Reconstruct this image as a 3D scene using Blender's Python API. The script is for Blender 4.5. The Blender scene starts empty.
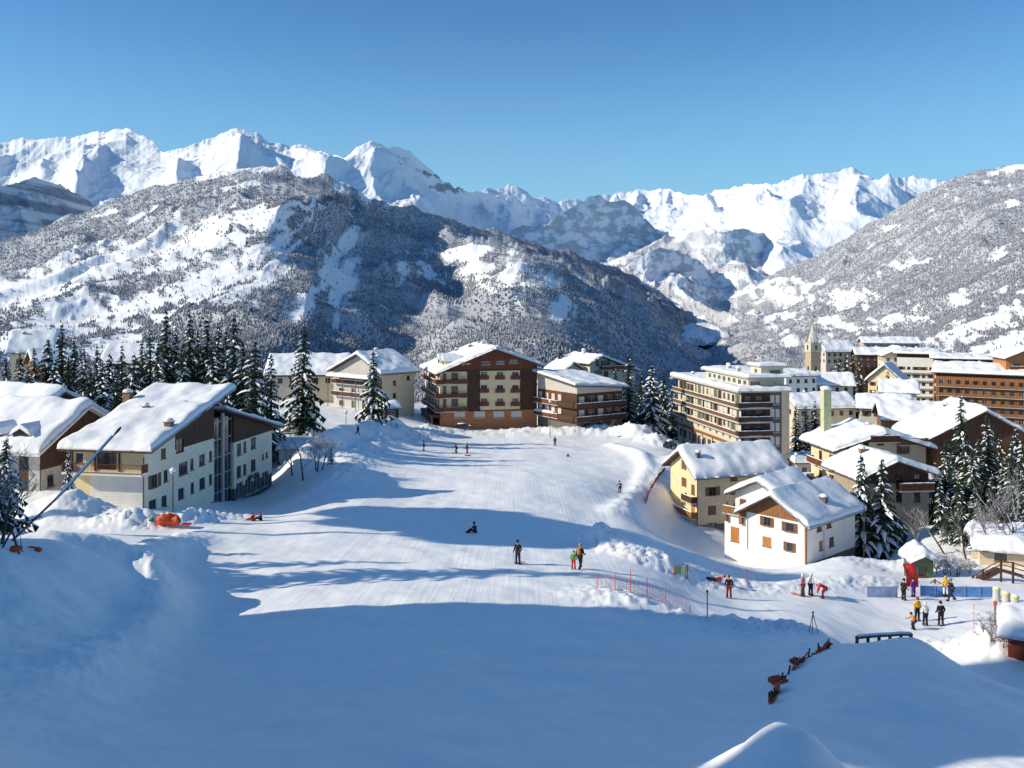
import bpy, math, random
import numpy as np
from mathutils import Vector
R=math.radians; PI=math.pi
F=887.0; CX=512.0; HY=300.0      # focal length in pixels, principal column, horizon row
rng=np.random.default_rng(7); random.seed(7)
scene=bpy.context.scene; COL=scene.collection

def at(px,py,Y): return Vector(((px-CX)/F*Y, Y, -(py-HY)/F*Y))
def xw(px,Y): return (px-CX)/F*Y

# ---------------------------------------------------------------- noise
def _h(ix,iy,seed):
    with np.errstate(over='ignore'):
        n=(ix.astype(np.int64)*374761393+iy.astype(np.int64)*668265263+seed*2147483647)&0xffffffff
        n=((n^(n>>13))*1274126177)&0xffffffff
        n=n^(n>>16)
    return n
def noise2(x,y,seed=0):
    x=np.asarray(x,float); y=np.asarray(y,float)
    ix=np.floor(x).astype(np.int64); iy=np.floor(y).astype(np.int64)
    fx=x-ix; fy=y-iy
    u=fx*fx*fx*(fx*(fx*6-15)+10); v=fy*fy*fy*(fy*(fy*6-15)+10)
    def g(a,b,dx,dy):
        t=_h(a,b,seed)/4294967295.0*2*PI
        return np.cos(t)*dx+np.sin(t)*dy
    n00=g(ix,iy,fx,fy); n10=g(ix+1,iy,fx-1,fy); n01=g(ix,iy+1,fx,fy-1); n11=g(ix+1,iy+1,fx-1,fy-1)
    return ((n00*(1-u)+n10*u)*(1-v)+(n01*(1-u)+n11*u)*v)*1.5
def fbm(x,y,o=5,seed=0,g=.5,l=2.03):
    s=0;a=1
    for i in range(o):
        s=s+a*noise2(x,y,seed+i); x=np.asarray(x)*l+3.7; y=np.asarray(y)*l+1.3; a*=g
    return s
def ridged(x,y,o=6,seed=0,g=.5,l=2.05):
    s=0;a=1;w=1
    for i in range(o):
        n=1-np.abs(noise2(x,y,seed+i))*1.6; n=np.clip(n,0,1)**2
        s=s+a*n*w; w=np.clip(n*1.4,0,1); x=np.asarray(x)*l+5.1; y=np.asarray(y)*l+2.9; a*=g
    return s
def sstep(a,b,x):
    t=np.clip((x-a)/(b-a),0,1); return t*t*(3-2*t)
class TPS:
    def __init__(s,P,V,sx,sy,reg=0.0):
        P=np.array(P,float)/[sx,sy]; s.P=P; s.s=(sx,sy); n=len(P)
        d=np.linalg.norm(P[:,None]-P[None],axis=2)
        K=np.where(d>0,d*d*np.log(d+1e-12),0)+reg*np.eye(n)
        A=np.zeros((n+3,n+3)); A[:n,:n]=K; A[:n,n]=1; A[:n,n+1:]=P; A[n,:n]=1; A[n+1:,:n]=P.T
        s.w=np.linalg.solve(A,np.concatenate([V,[0,0,0]]))
    def __call__(s,x,y):
        x=np.asarray(x,float)/s.s[0]; y=np.asarray(y,float)/s.s[1]; sh=x.shape; x=x.ravel(); y=y.ravel()
        n=len(s.P); o=s.w[n]+s.w[n+1]*x+s.w[n+2]*y
        for i in range(n):
            d2=(x-s.P[i,0])**2+(y-s.P[i,1])**2
            o=o+s.w[i]*.5*d2*np.log(d2+1e-12)
        return o.reshape(sh)

# ---------------------------------------------------------------- materials
MATS={}
def nt(m):
    m.use_nodes=True; t=m.node_tree; b=t.nodes.get('Principled BSDF'); return t,b
def mat(name,c,rough=.7,var=.15,scale=2.0,bump=0.0,bscale=20.,spec=.3,metal=0.,c2=None,stretch=None,coat=0):
    if name in MATS: return MATS[name]
    m=bpy.data.materials.new(name); t,b=nt(m); N=t.nodes; L=t.links
    b.inputs['Roughness'].default_value=rough; b.inputs['Specular IOR Level'].default_value=spec; b.inputs['Metallic'].default_value=metal
    tc=N.new('ShaderNodeTexCoord'); src=tc.outputs['Object']
    if stretch:
        mp=N.new('ShaderNodeMapping'); mp.inputs['Scale'].default_value=stretch; L.new(src,mp.inputs[0]); src=mp.outputs[0]
    n=N.new('ShaderNodeTexNoise'); n.inputs['Scale'].default_value=scale; n.inputs['Detail'].default_value=5; L.new(src,n.inputs['Vector'])
    r=N.new('ShaderNodeValToRGB'); e=r.color_ramp.elements
    e[0].position=.32; e[1].position=.68
    lo=[x*(1-var) for x in c]; hi=[min(1,x*(1+var)) for x in (c2 or c)]
    e[0].color=(*lo,1); e[1].color=(*hi,1)
    L.new(n.outputs['Fac'],r.inputs[0]); L.new(r.outputs[0],b.inputs['Base Color'])
    if bump:
        n2=N.new('ShaderNodeTexNoise'); n2.inputs['Scale'].default_value=bscale; n2.inputs['Detail'].default_value=4; L.new(src,n2.inputs['Vector'])
        bp=N.new('ShaderNodeBump'); bp.inputs['Strength'].default_value=bump; bp.inputs['Distance'].default_value=.05
        L.new(n2.outputs['Fac'],bp.inputs['Height']); L.new(bp.outputs[0],b.inputs['Normal'])
    MATS[name]=m; return m
SNOW=(.89,.90,.915)
def snow_mat():
    m=bpy.data.materials.new('snow'); t,b=nt(m); N=t.nodes; L=t.links
    b.inputs['Base Color'].default_value=(*SNOW,1); b.inputs['Roughness'].default_value=.62; b.inputs['Specular IOR Level'].default_value=.25
    g=N.new('ShaderNodeNewGeometry')
    n=N.new('ShaderNodeTexNoise'); n.inputs['Scale'].default_value=1.1; n.inputs['Detail'].default_value=8; n.inputs['Roughness'].default_value=.6
    L.new(g.outputs['Position'],n.inputs['Vector'])
    bp=N.new('ShaderNodeBump'); bp.inputs['Strength'].default_value=.35; bp.inputs['Distance'].default_value=.25
    L.new(n.outputs['Fac'],bp.inputs['Height']); L.new(bp.outputs[0],b.inputs['Normal'])
    return m
M_SNOW=snow_mat(); MATS['snow']=M_SNOW

# ---------------------------------------------------------------- object helpers
def tag(o,label=None,cat=None,group=None,kind=None):
    if label: o['label']=label
    if cat: o['category']=cat
    if group: o['group']=group
    if kind: o['kind']=kind
    return o
def link(o,parent=None):
    COL.objects.link(o)
    if parent is not None: o.parent=parent
    return o
def empty(name,loc,rz=0,label=None,cat=None,group=None):
    o=bpy.data.objects.new(name,None); o.empty_display_size=.3; o.location=loc; o.rotation_euler=(0,0,rz)
    link(o); return tag(o,label,cat,group)
def npmesh(name,V,Fq,mats,smooth=True,attrs=None,mi=None):
    """V (n,3), Fq (m,3|4) numpy"""
    me=bpy.data.meshes.new(name); V=np.asarray(V,np.float32); Fq=np.asarray(Fq,np.int32)
    me.vertices.add(len(V)); me.vertices.foreach_set('co',V.ravel())
    k=Fq.shape[1]; me.loops.add(Fq.size); me.loops.foreach_set('vertex_index',Fq.ravel())
    me.polygons.add(len(Fq)); me.polygons.foreach_set('loop_start',np.arange(0,Fq.size,k,dtype=np.int32))
    try: me.polygons.foreach_set('loop_total',np.full(len(Fq),k,np.int32))
    except Exception: pass
    if smooth: me.polygons.foreach_set('use_smooth',np.ones(len(Fq),bool))
    if mi is not None: me.polygons.foreach_set('material_index',np.asarray(mi,np.int32))
    me.update(calc_edges=True); me.validate()
    for m in mats: me.materials.append(m)
    for an,av in (attrs or {}).items():
        av=np.asarray(av,np.float32)
        if av.ndim==1:
            a=me.attributes.new(an,'FLOAT','POINT'); a.data.foreach_set('value',av)
        else:
            a=me.attributes.new(an,'FLOAT_COLOR','POINT')
            if av.shape[1]==3: av=np.concatenate([av,np.ones((len(av),1),np.float32)],1)
            a.data.foreach_set('color',av.ravel())
    return me
def gridfaces(nr,nc):
    i=np.arange(nr*nc).reshape(nr,nc)
    return np.stack([i[:-1,:-1],i[:-1,1:],i[1:,1:],i[1:,:-1]],-1).reshape(-1,4)
class MB:
    """collects faces, makes ONE mesh object"""
    def __init__(s): s.v=[]; s.f=[]; s.m=[]
    def face(s,pts,mi=0):
        n=len(s.v); s.v+= [tuple(p) for p in pts]; s.f.append(tuple(range(n,n+len(pts)))); s.m.append(mi); return s
    def box(s,x0,x1,y0,y1,z0,z1,mi=0):
        n=len(s.v)
        s.v+=[(x0,y0,z0),(x1,y0,z0),(x1,y1,z0),(x0,y1,z0),(x0,y0,z1),(x1,y0,z1),(x1,y1,z1),(x0,y1,z1)]
        for q in ((0,3,2,1),(4,5,6,7),(0,1,5,4),(1,2,6,5),(2,3,7,6),(3,0,4,7)):
            s.f.append(tuple(n+i for i in q)); s.m.append(mi)
        return s
    def tube(s,pts,rads,n=6,mi=0,cap=True):
        if not hasattr(rads,'__len__'): rads=[rads]*len(pts)
        P=[Vector(p) for p in pts]; base=len(s.v); up=Vector((0,0,1))
        for i,p in enumerate(P):
            d=(P[min(i+1,len(P)-1)]-P[max(i-1,0)]); d=d.normalized() if d.length>1e-9 else Vector((0,0,1))
            a=d.cross(up if abs(d.z)<.9 else Vector((1,0,0))).normalized(); b=d.cross(a)
            for k in range(n):
                t=2*PI*k/n; q=p+(a*math.cos(t)+b*math.sin(t))*rads[i]; s.v.append(tuple(q))
        for i in range(len(P)-1):
            for k in range(n):
                a0=base+i*n+k; a1=base+i*n+(k+1)%n
                s.f.append((a0,a1,a1+n,a0+n)); s.m.append(mi)
        if cap:
            s.f.append(tuple(base+k for k in range(n))); s.m.append(mi)
            s.f.append(tuple(base+(len(P)-1)*n+k for k in reversed(range(n)))); s.m.append(mi)
        return s
    def blob(s,c,r,seed=0,n=8,amp=.15,mi=0):
        base=len(s.v); rr=random.Random(seed); rows=max(4,n//2+1)
        for i in range(rows+1):
            th=PI*i/rows
            for k in range(n):
                ph=2*PI*k/n; q=1+amp*(rr.random()*2-1) if 0<i<rows else 1
                s.v.append((c[0]+r[0]*q*math.sin(th)*math.cos(ph),c[1]+r[1]*q*math.sin(th)*math.sin(ph),c[2]+r[2]*q*math.cos(th)))
        for i in range(rows):
            for k in range(n):
                a=base+i*n+k; b=base+i*n+(k+1)%n
                s.f.append((a,a+n,b+n,b)); s.m.append(mi)
        return s
    def mesh(s,name,mats,smooth=False):
        ix={}; vv=[]; mp=[]
        for v in s.v:
            k=(round(v[0],4),round(v[1],4),round(v[2],4))
            if k not in ix: ix[k]=len(vv); vv.append(v)
            mp.append(ix[k])
        ff=[]; mm=[]
        for f,q in zip(s.f,s.m):
            g=[]
            for i in f:
                if mp[i] not in g: g.append(mp[i])
            if len(g)>2: ff.append(g); mm.append(q)
        s.f=ff; s.m=mm
        me=bpy.data.meshes.new(name); me.from_pydata(vv,[],ff)
        for m in mats: me.materials.append(m)
        if any(s.m): me.polygons.foreach_set('material_index',s.m)
        if smooth: me.polygons.foreach_set('use_smooth',[True]*len(s.f))
        me.update(); return me
    def build(s,name,mats,parent=None,smooth=False,loc=None):
        if not isinstance(mats,(list,tuple)): mats=[mats]
        o=bpy.data.objects.new(name,s.mesh(name,mats,smooth)); link(o,parent)
        if loc is not None: o.location=loc
        return o
def meshobj(name,me,parent=None,loc=(0,0,0),rz=0):
    o=bpy.data.objects.new(name,me); link(o,parent); o.location=loc; o.rotation_euler=(0,0,rz); return o

# ---------------------------------------------------------------- camera, sun, sky
cam=bpy.data.objects.new('camera',bpy.data.cameras.new('camera')); link(cam); scene.camera=cam
cam.location=(0,0,0); cam.rotation_euler=(R(90),0,0)
cam.data.sensor_width=36; cam.data.lens=F*36/1024; cam.data.shift_y=-(384-HY)/1024
cam.data.clip_start=.5; cam.data.clip_end=60000
SUN_AZ=R(8.5); SUN_EL=R(27)          # direction the light travels, turned from +X toward +Y
ld=Vector((math.cos(SUN_AZ)*math.cos(SUN_EL),math.sin(SUN_AZ)*math.cos(SUN_EL),-math.sin(SUN_EL)))
sl=bpy.data.lights.new('sun','SUN'); sl.energy=5.0; sl.angle=R(.5); sl.color=(1,.90,.71)
so=bpy.data.objects.new('sun',sl); link(so); so.rotation_euler=ld.to_track_quat('-Z','Y').to_euler(); so.location=(-60,-10,60)
w=bpy.data.worlds.new('World'); scene.world=w; w.use_nodes=True
t=w.node_tree; bg=t.nodes['Background']; sk=t.nodes.new('ShaderNodeTexSky'); sk.sky_type='NISHITA'; sk.sun_disc=False
sk.sun_elevation=SUN_EL; sk.sun_rotation=math.atan2(-ld.x,-ld.y)%(2*PI); sk.altitude=1800; sk.air_density=1.0; sk.dust_density=.55; sk.ozone_density=1.5
tint=t.nodes.new('ShaderNodeMix'); tint.data_type='RGBA'; tint.blend_type='MULTIPLY'; tint.inputs['Factor'].default_value=1
tint.inputs['B'].default_value=(.60,1.03,1.30,1); t.links.new(sk.outputs[0],tint.inputs['A']); tc_=t.nodes.new('ShaderNodeTexCoord'); sx_=t.nodes.new('ShaderNodeSeparateXYZ'); t.links.new(tc_.outputs['Generated'],sx_.inputs[0])
mr_=t.nodes.new('ShaderNodeMapRange'); mr_.interpolation_type='SMOOTHSTEP'; mr_.inputs['From Min'].default_value=-.02; mr_.inputs['From Max'].default_value=.32; mr_.inputs['To Min'].default_value=.95; mr_.inputs['To Max'].default_value=0
t.links.new(sx_.outputs['Z'],mr_.inputs['Value']); hz_=t.nodes.new('ShaderNodeMix'); hz_.data_type='RGBA'; hz_.inputs['B'].default_value=(2.55,5.0,6.4,1)
t.links.new(mr_.outputs['Result'],hz_.inputs['Factor']); t.links.new(tint.outputs['Result'],hz_.inputs['A']); t.links.new(hz_.outputs['Result'],bg.inputs[0]); bg.inputs[1].default_value=.12
scene.view_settings.view_transform='Standard'; scene.view_settings.look='None'; scene.view_settings.exposure=0
scene.cycles.max_bounces=6
# ---------------------------------------------------------------- near ground
CP=[ # px, py, Y  -> a point of the ground
(512,768,21),(300,768,20),(150,768,19),(0,768,15),(-200,768,14),(640,768,21),(700,740,26),
(512,700,32),(300,700,31),(640,700,33),(690,700,34),(512,650,43),(300,650,42),(640,650,45),(512,600,58),(300,600,58),(620,605,59),
(200,605,57),(172,610,53),(150,640,43),(118,690,31),(40,735,21),
(110,610,47),(60,610,42),(0,610,38),(-100,610,36),(0,555,46),(60,553,50),(105,562,53),(145,578,56),(-100,560,45),(40,680,27),(90,650,36),
(518,564,72),(400,562,72),(300,562,72),(230,566,70),(640,572,74),(600,560,77),
(165,535,84),(100,530,86),(40,525,90),(-60,520,95),(230,522,92),(300,522,92),(400,522,93),(512,522,98),(600,524,104),
(144,512,98),(100,508,99),(60,506,100),(280,488,131),(245,502,120),(512,492,118),(600,492,128),(400,482,128),(310,482,124),
(512,450,175),(400,452,160),(600,452,178),(460,431,208),(540,431,212),(620,433,215),(395,428,195),(330,430,182),(300,450,150),
(640,468,156),(668,462,165),(632,520,112),(648,540,96),(700,562,87),(700,587,77),(730,600,75),(800,598,78),(860,594,82),(920,602,80),(940,628,72),(990,618,73),
(762,571,105),(806,566,107),(856,562,110),(700,535,130),(672,530,132),(670,500,142),(745,540,135),(800,500,155),(790,470,190),(760,470,190),
(900,545,118),(960,560,102),(1020,580,90),(1100,590,85),(1020,662,61),(985,655,63),
(690,636,51),(760,640,52),(820,640,54),(640,628,52),
(760,716,29.5),(780,690,33.5),(800,670,37),(828,648,42),(860,642,44),(888,641.5,44.5),(915,640.5,44),(950,660,41),(1024,690,37),(1150,720,33),(900,768,22),(1024,768,21),(1150,768,21),(800,768,18.5),
(385,413,212),(300,405,215),(200,400,210),(60,400,200),(0,395,205),(-150,400,200),(240,440,165),(180,440,160),(0,440,140),(-150,440,150),
(880,500,140),(930,500,140),(1000,490,150),(1100,490,150),(745,455,230),(690,445,225),
]
CW=[ # px, Y, z direct
(862,113,-35.2),(850,58,-23.2),(920,58,-24.4),(1000,52,-23),(1100,55,-23),(880,68,-26),
(100,300,-32),(300,300,-34),(500,300,-42),(650,300,-48),(800,300,-46),(900,320,-47),(1000,320,-46),(1200,320,-44),(-200,300,-30),
(-200,420,-45),(100,420,-52),(300,420,-60),(500,420,-75),(650,420,-85),(760,420,-62),(850,420,-52),(950,420,-52),(1200,420,-52),
(512,10,-8.2),(0,10,-6.5),(1024,10,-7.5),(-400,10,-5),(-400,40,-12),(-400,100,-20),(1400,10,-7),(1400,40,-15),(1400,100,-24),(512,14,-9.3),
(-400,600,-90),(200,600,-115),(600,600,-150),(850,600,-105),(1100,600,-90),(1400,600,-80)]
_p=[(a,math.log(c)*300) for a,b,c in CP]+[(a,math.log(b)*300) for a,b,c in CW]
_v=[-(b-HY)/F*c for a,b,c in CP]+[c for a,b,c in CW]
_tps=TPS(_p,np.array(_v),300,300,reg=1e-4)
def pl(pts,x,y):
    """distance to polyline (world) and running height"""
    best=np.full(np.shape(x),1e9); hh=np.zeros(np.shape(x))
    for (ax,ay,ah),(bx,by,bh) in zip(pts[:-1],pts[1:]):
        dx,dy=bx-ax,by-ay; L=dx*dx+dy*dy
        t=np.clip(((x-ax)*dx+(y-ay)*dy)/L,0,1); d=np.hypot(x-ax-t*dx,y-ay-t*dy)
        m=d<best; best=np.where(m,d,best); hh=np.where(m,ah+(bh-ah)*t,hh)
    return best,hh
def PP(*a): return [(xw(p,Y),Y,h) for p,Y,h in a]
BANKS=[
(PP((752,19.8,.5),(775,19.2,.9),(800,18.2,.8)),1.0,.05),
(PP((60,55,.5),(105,57,.9),(150,58,1.0),(166,54,.9),(158,47,.9),(125,38,.8),(80,29,.5)),1.3,.25),

(PP((283,122,.6),(300,138,2.4),(345,165,3.2),(392,192,3.0)),3.2,.1),
(PP((395,186,.8),(380,168,.9),(360,150,.7),(335,125,.8),(300,112,.5)),3.0,.9),
(PP((430,200,.6),(500,204,.9),(560,206,1.6),(600,207,2.6),(640,203,2.6),(668,190,1.6)),4.5,.9),
(PP((612,188,.5),(640,172,.9),(648,156,.9),(630,128,.9),(612,112,.6)),1.6,.25),
(PP((676,168,1.2),(655,140,1.4),(632,114,1.0)),2.2,.3),
(PP((575,84,.4),(600,86,2.2),(625,83,1.2),(660,80,.6)),2.4,.4),
(PP((640,80,.4),(700,80,.4),(780,83,.5),(860,87,.5),(900,89,.3)),2.4,.75),
(PP((620,61,.3),(690,58,.6),(740,57,.8),(800,58,.7),(835,59,.4)),3.2,.75),
(PP((200,84,.4),(185,79,1.0),(160,72,1.1),(148,64,1.0),(168,57,.6)),2.0,.3),
(PP((115,88,.8),(135,88,1.3),(185,91,1.2),(240,96,.4)),2.2,1.0),
(PP((20,92,1.6),(70,92,3.2),(110,92,1.2)),4.0,.3),

(PP((950,66,.4),(985,64,1.6),(1010,66,1.0)),2.2,1.0),
(PP((870,99,.4),(900,101,1.2),(950,101,1.2),(990,99,.5)),3.6,.6),
(PP((395,178,.5),(420,190,.8),(430,200,.5)),3,1.0),
(PP((700,100,.3),(760,99,.5),(805,99,.6),(840,101,.3)),3.0,.1),
]
def gz(x,y,detail=True):
    x=np.asarray(x,float); y=np.asarray(y,float); sh=x.shape; x=x.ravel(); y=y.ravel()
    yy=np.maximum(y,8.0); px=np.clip(CX+F*x/yy,-520,1560)
    z=_tps(px,np.log(np.minimum(yy,640))*300)
    if detail:
        lump=np.clip(fbm(x/.62,y/.62,3,31,g=.45)*1.3,-.4,.75); big=fbm(x/5,y/5,3,5)
        z=z+.12*big*sstep(10,25,y)+.035*fbm(x/1.2,y/2.2,4,15)*sstep(70,40,y)
        for pts,wd,lu in BANKS:
            d,h=pl(pts,x,y); k=np.exp(-(d/wd)**2)
            z=z+h*k*(1+.5*big*lu)+lu*lump*(.16+.14*np.minimum(h,2))*np.exp(-(d/(wd*1.3))**4)
        # trodden rough snow on the left mound and near right edge
        m=np.exp(-(((px-30)/110)**2+((y-34)/18)**2)); z=z+m*(.34*fbm(x/3.5,y/3.5,4,77,g=.42)+.05*lump)
        m=sstep(250,330,px)*sstep(700,560,px)*sstep(300,60,y)
        z=z+m*.02*np.sin(x*.9+fbm(x/20,y/20,2,3)*6)
    return z.reshape(sh)
def g1(x,y): return float(gz(np.array([x]),np.array([y]))[0])
def gp(px,Y): x=xw(px,Y); return Vector((x,Y,g1(x,Y)))

def build_ground():
    nr,nc=760,1000
    lY=np.concatenate([np.linspace(math.log(5),math.log(60),300),np.linspace(math.log(60),math.log(620),nr-299)[1:]])
    P=np.linspace(-520,1560,nc)
    YY,PX=np.meshgrid(np.exp(lY),P,indexing='ij'); XX=(PX-CX)/F*YY
    ZZ=gz(XX,YY)
    V=np.stack([XX,YY,ZZ],-1).reshape(-1,3)
    m=bpy.data.materials.new('piste_snow'); t,b=nt(m); N=t.nodes; L=t.links
    b.inputs['Roughness'].default_value=.6; b.inputs['Specular IOR Level'].default_value=.25
    g=N.new('ShaderNodeNewGeometry')
    n=N.new('ShaderNodeTexNoise'); n.inputs['Scale'].default_value=.5; n.inputs['Detail'].default_value=10; n.inputs['Roughness'].default_value=.62
    L.new(g.outputs['Position'],n.inputs['Vector'])
    cr=N.new('ShaderNodeValToRGB'); cr.color_ramp.elements[0].position=.3; cr.color_ramp.elements[1].position=.62
    cr.color_ramp.elements[0].color=(.86,.87,.885,1); cr.color_ramp.elements[1].color=(.94,.94,.94,1)
    L.new(n.outputs['Fac'],cr.inputs[0]); L.new(cr.outputs[0],b.inputs['Base Color'])
    # ski tracks: stretched noise running down the slope, two directions
    def tracks(rot,sc,det=6):
        mp=N.new('ShaderNodeMapping'); mp.inputs['Rotation'].default_value=(0,0,rot); mp.inputs['Scale'].default_value=sc
        L.new(g.outputs['Position'],mp.inputs[0]); k=N.new('ShaderNodeTexNoise'); k.inputs['Detail'].default_value=det; k.inputs['Scale'].default_value=1; k.inputs['Distortion'].default_value=.35
        L.new(mp.outputs[0],k.inputs['Vector']); return k.outputs['Fac']
    a=tracks(R(-20),(.05,2.6,.3)); c=tracks(R(14),(3.0,.05,.3)); 
    ad=N.new('ShaderNodeMath'); ad.operation='ADD'; L.new(a,ad.inputs[0]); L.new(c,ad.inputs[1])
    ad2=N.new('ShaderNodeMath'); ad2.operation='ADD'; L.new(ad.outputs[0],ad2.inputs[0]); L.new(n.outputs['Fac'],ad2.inputs[1])
    bp=N.new('ShaderNodeBump'); bp.inputs['Strength'].default_value=.24; bp.inputs['Distance'].default_value=.16
    L.new(ad2.outputs[0],bp.inputs['Height']); L.new(bp.outputs[0],b.inputs['Normal'])
    o=bpy.data.objects.new('ground',npmesh('ground',V,gridfaces(nr,nc),[m])); link(o); tag(o,kind='structure')
build_ground()

# ---------------------------------------------------------------- mountains
def mmat(name,floor,haze,hz):
    """snow over forest floor / rock, by the vertex attribute 'snow'; hz = share of pale blue distance tint"""
    m=bpy.data.materials.new(name); t,b=nt(m); N=t.nodes; L=t.links
    a=N.new('ShaderNodeAttribute'); a.attribute_name='snow'
    mx=N.new('ShaderNodeMix'); mx.data_type='RGBA'; L.new(a.outputs['Fac'],mx.inputs['Factor'])
    g=N.new('ShaderNodeNewGeometry'); n=N.new('ShaderNodeTexNoise'); n.inputs['Scale'].default_value=.012; n.inputs['Detail'].default_value=9; n.inputs['Roughness'].default_value=.7
    L.new(g.outputs['Position'],n.inputs['Vector'])
    cr=N.new('ShaderNodeValToRGB'); cr.color_ramp.elements[0].position=.35; cr.color_ramp.elements[1].position=.65
    cr.color_ramp.elements[0].color=(*[x*.6 for x in floor],1); cr.color_ramp.elements[1].color=(*[min(1,x*1.5) for x in floor],1)
    L.new(n.outputs['Fac'],cr.inputs[0]); L.new(cr.outputs[0],mx.inputs['A'])
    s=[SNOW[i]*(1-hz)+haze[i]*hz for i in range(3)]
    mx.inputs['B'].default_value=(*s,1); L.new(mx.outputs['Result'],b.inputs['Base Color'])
    b.inputs['Roughness'].default_value=.8; b.inputs['Specular IOR Level'].default_value=.1
    return m
def blobs(px,py,L,nseed=3,ns=26,na=.55):
    s=np.zeros(np.shape(px))
    for cx,cy,rx,ry,ang in L:
        c,sn=math.cos(R(ang)),math.sin(R(ang)); dx=px-cx; dy=py-cy
        a=(dx*c+dy*sn)/rx; b=(-dx*sn+dy*c)/ry; s=np.maximum(s,np.exp(-(a*a+b*b)*1.0))
    n=fbm(px/ns+py/ns*.8,py/ns*2.2-px/ns*.3,5,nseed)
    return s+na*n
MTN={}
def mountain(name,label_mat,crest,base,ctrl,px0,px1,npx,nv,amp,scale,seed,jag=1.5,forest=None,snowfn=None,vtaper=.35,asp=1.0,skew=.5,spurs=(),steep=.6,gain=.5,rg=.03,broad=0):
    P=np.linspace(px0,px1,npx); cp=np.array(crest,float); bp=np.array(base,float)
    cy=np.interp(P,cp[:,0],cp[:,1])+jag*fbm(P/22,P*0+seed,6,seed,g=.6)
    by=np.interp(P,bp[:,0],bp[:,1]); jg=cy-np.interp(P,cp[:,0],cp[:,1]); cy=cy-jg
    v=np.linspace(0,1,nv)[:,None]
    PY=by[None]+(cy-by)[None]*v; PX=np.broadcast_to(P,PY.shape)
    c=np.array(ctrl,float); tp=TPS(c[:,:2],c[:,2],200,100,reg=rg); Y=tp(PX,PY)
    for i in range(1,nv): Y[i]=np.maximum(Y[i],Y[i-1]+steep*np.maximum(PY[i-1]-PY[i],0)*Y[i-1]/F)
    Y0=float(np.mean(c[:,2])); X=(PX-CX)/F*Y; Z=-(PY-HY)/F*Y
    wx=X+.25*scale*fbm(X/scale,Y/scale,3,seed+9); wy=Y+.25*scale*fbm(X/scale+9,Y/scale,3,seed+10)
    r=ridged(wx/scale,wy/scale/asp,8,seed,g=gain); r=r*(.62 if broad else 1)+broad*ridged(wx/scale/2.3+.4*wy/scale/3,wy/scale/3.2,3,seed+70,g=.4); r=r-float(np.mean(r))
    tp_=1-(1-vtaper)*sstep(.84,1,v)
    q=np.clip(Y/Y0,.05,1.3); Z=Z+amp*q*(r*tp_+.10*fbm(X/scale*5,Y/scale*5,5,seed+20,g=.6))+jg[None]*v**5*Y/F
    for A,wd,pts in spurs:
        d,_q=pl([(p[0],p[1],0) for p in pts],PX,PY); Z=Z+A*q*np.exp(-(d/wd)**1.2)*(1-.985*sstep(.74,.97,v))
    # back side
    bk=[]; ext=[]
    Xs=[X];Ys=[Y];Zs=[Z]
    for k in range(1,4):
        Yk=Y[-1]+k*k*amp*.6; Xs.append((X[-1]*(Yk/Y[-1]))[None]); Ys.append(Yk[None]); Zs.append((Z[-1]-k*amp*.5)[None])
    X=np.concatenate(Xs);Y=np.concatenate(Ys);Z=np.concatenate(Zs)
    PXa=np.concatenate([PX,np.repeat(PX[-1:],3,0)]); PYa=np.concatenate([PY,np.repeat(PY[-1:],3,0)])
    # normals from the grid for rock / snow
    gx=np.gradient(np.stack([X,Y,Z],-1),axis=1); gy=np.gradient(np.stack([X,Y,Z],-1),axis=0)
    n=np.cross(gx,gy); n/=np.linalg.norm(n,axis=2,keepdims=True)+1e-9; n*=np.sign(n[...,2:3]+1e-9)
    snow=snowfn(PXa,PYa,X,Y,Z,n,r)
    V=np.stack([X,Y,Z],-1)
    me=npmesh(name,V.reshape(-1,3),gridfaces(*X.shape),[label_mat],attrs={'snow':snow.ravel()})
    o=bpy.data.objects.new(name,me); link(o); tag(o,kind='structure')
    MTN[len(MTN)]=(PX,PY,V[:nv],snow[:nv],P,by,cy)
    return o
def full(*a): return np.ones(a[0].shape)
def rocky(th,seed,sc=300.):
    def f(px,py,X,Y,Z,n,r):
        q=n[...,2]+.16*fbm(X/sc,Z/sc*2,6,seed,g=.65)
        return np.clip(.12+sstep(th-.06,th+.05,q),0,1)
    return f
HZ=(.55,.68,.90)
# farthest: right-hand snow massif
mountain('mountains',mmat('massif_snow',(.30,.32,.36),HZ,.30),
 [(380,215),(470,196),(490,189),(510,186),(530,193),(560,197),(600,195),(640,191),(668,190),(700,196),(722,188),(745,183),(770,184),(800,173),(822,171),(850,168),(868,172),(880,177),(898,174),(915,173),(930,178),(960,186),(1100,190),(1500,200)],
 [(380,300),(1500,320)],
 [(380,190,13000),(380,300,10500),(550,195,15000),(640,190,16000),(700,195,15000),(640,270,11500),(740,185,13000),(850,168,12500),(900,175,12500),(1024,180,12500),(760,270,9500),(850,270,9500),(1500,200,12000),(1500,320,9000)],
 380,1500,1100,260,250,1600,11,broad=.9,gain=.47,asp=1.5,jag=2.0,snowfn=rocky(.2,5,350),vtaper=.3,spurs=[(330,22,[(742,184),(762,205),(775,240)]),(300,24,[(800,173),(808,200),(790,240)]),(330,28,[(850,168),(862,195),(850,235)]),(300,14,[(600,197),(612,215)]),(420,18,[(898,174),(890,205)]),(300,12,[(700,196),(712,220)])])
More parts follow.
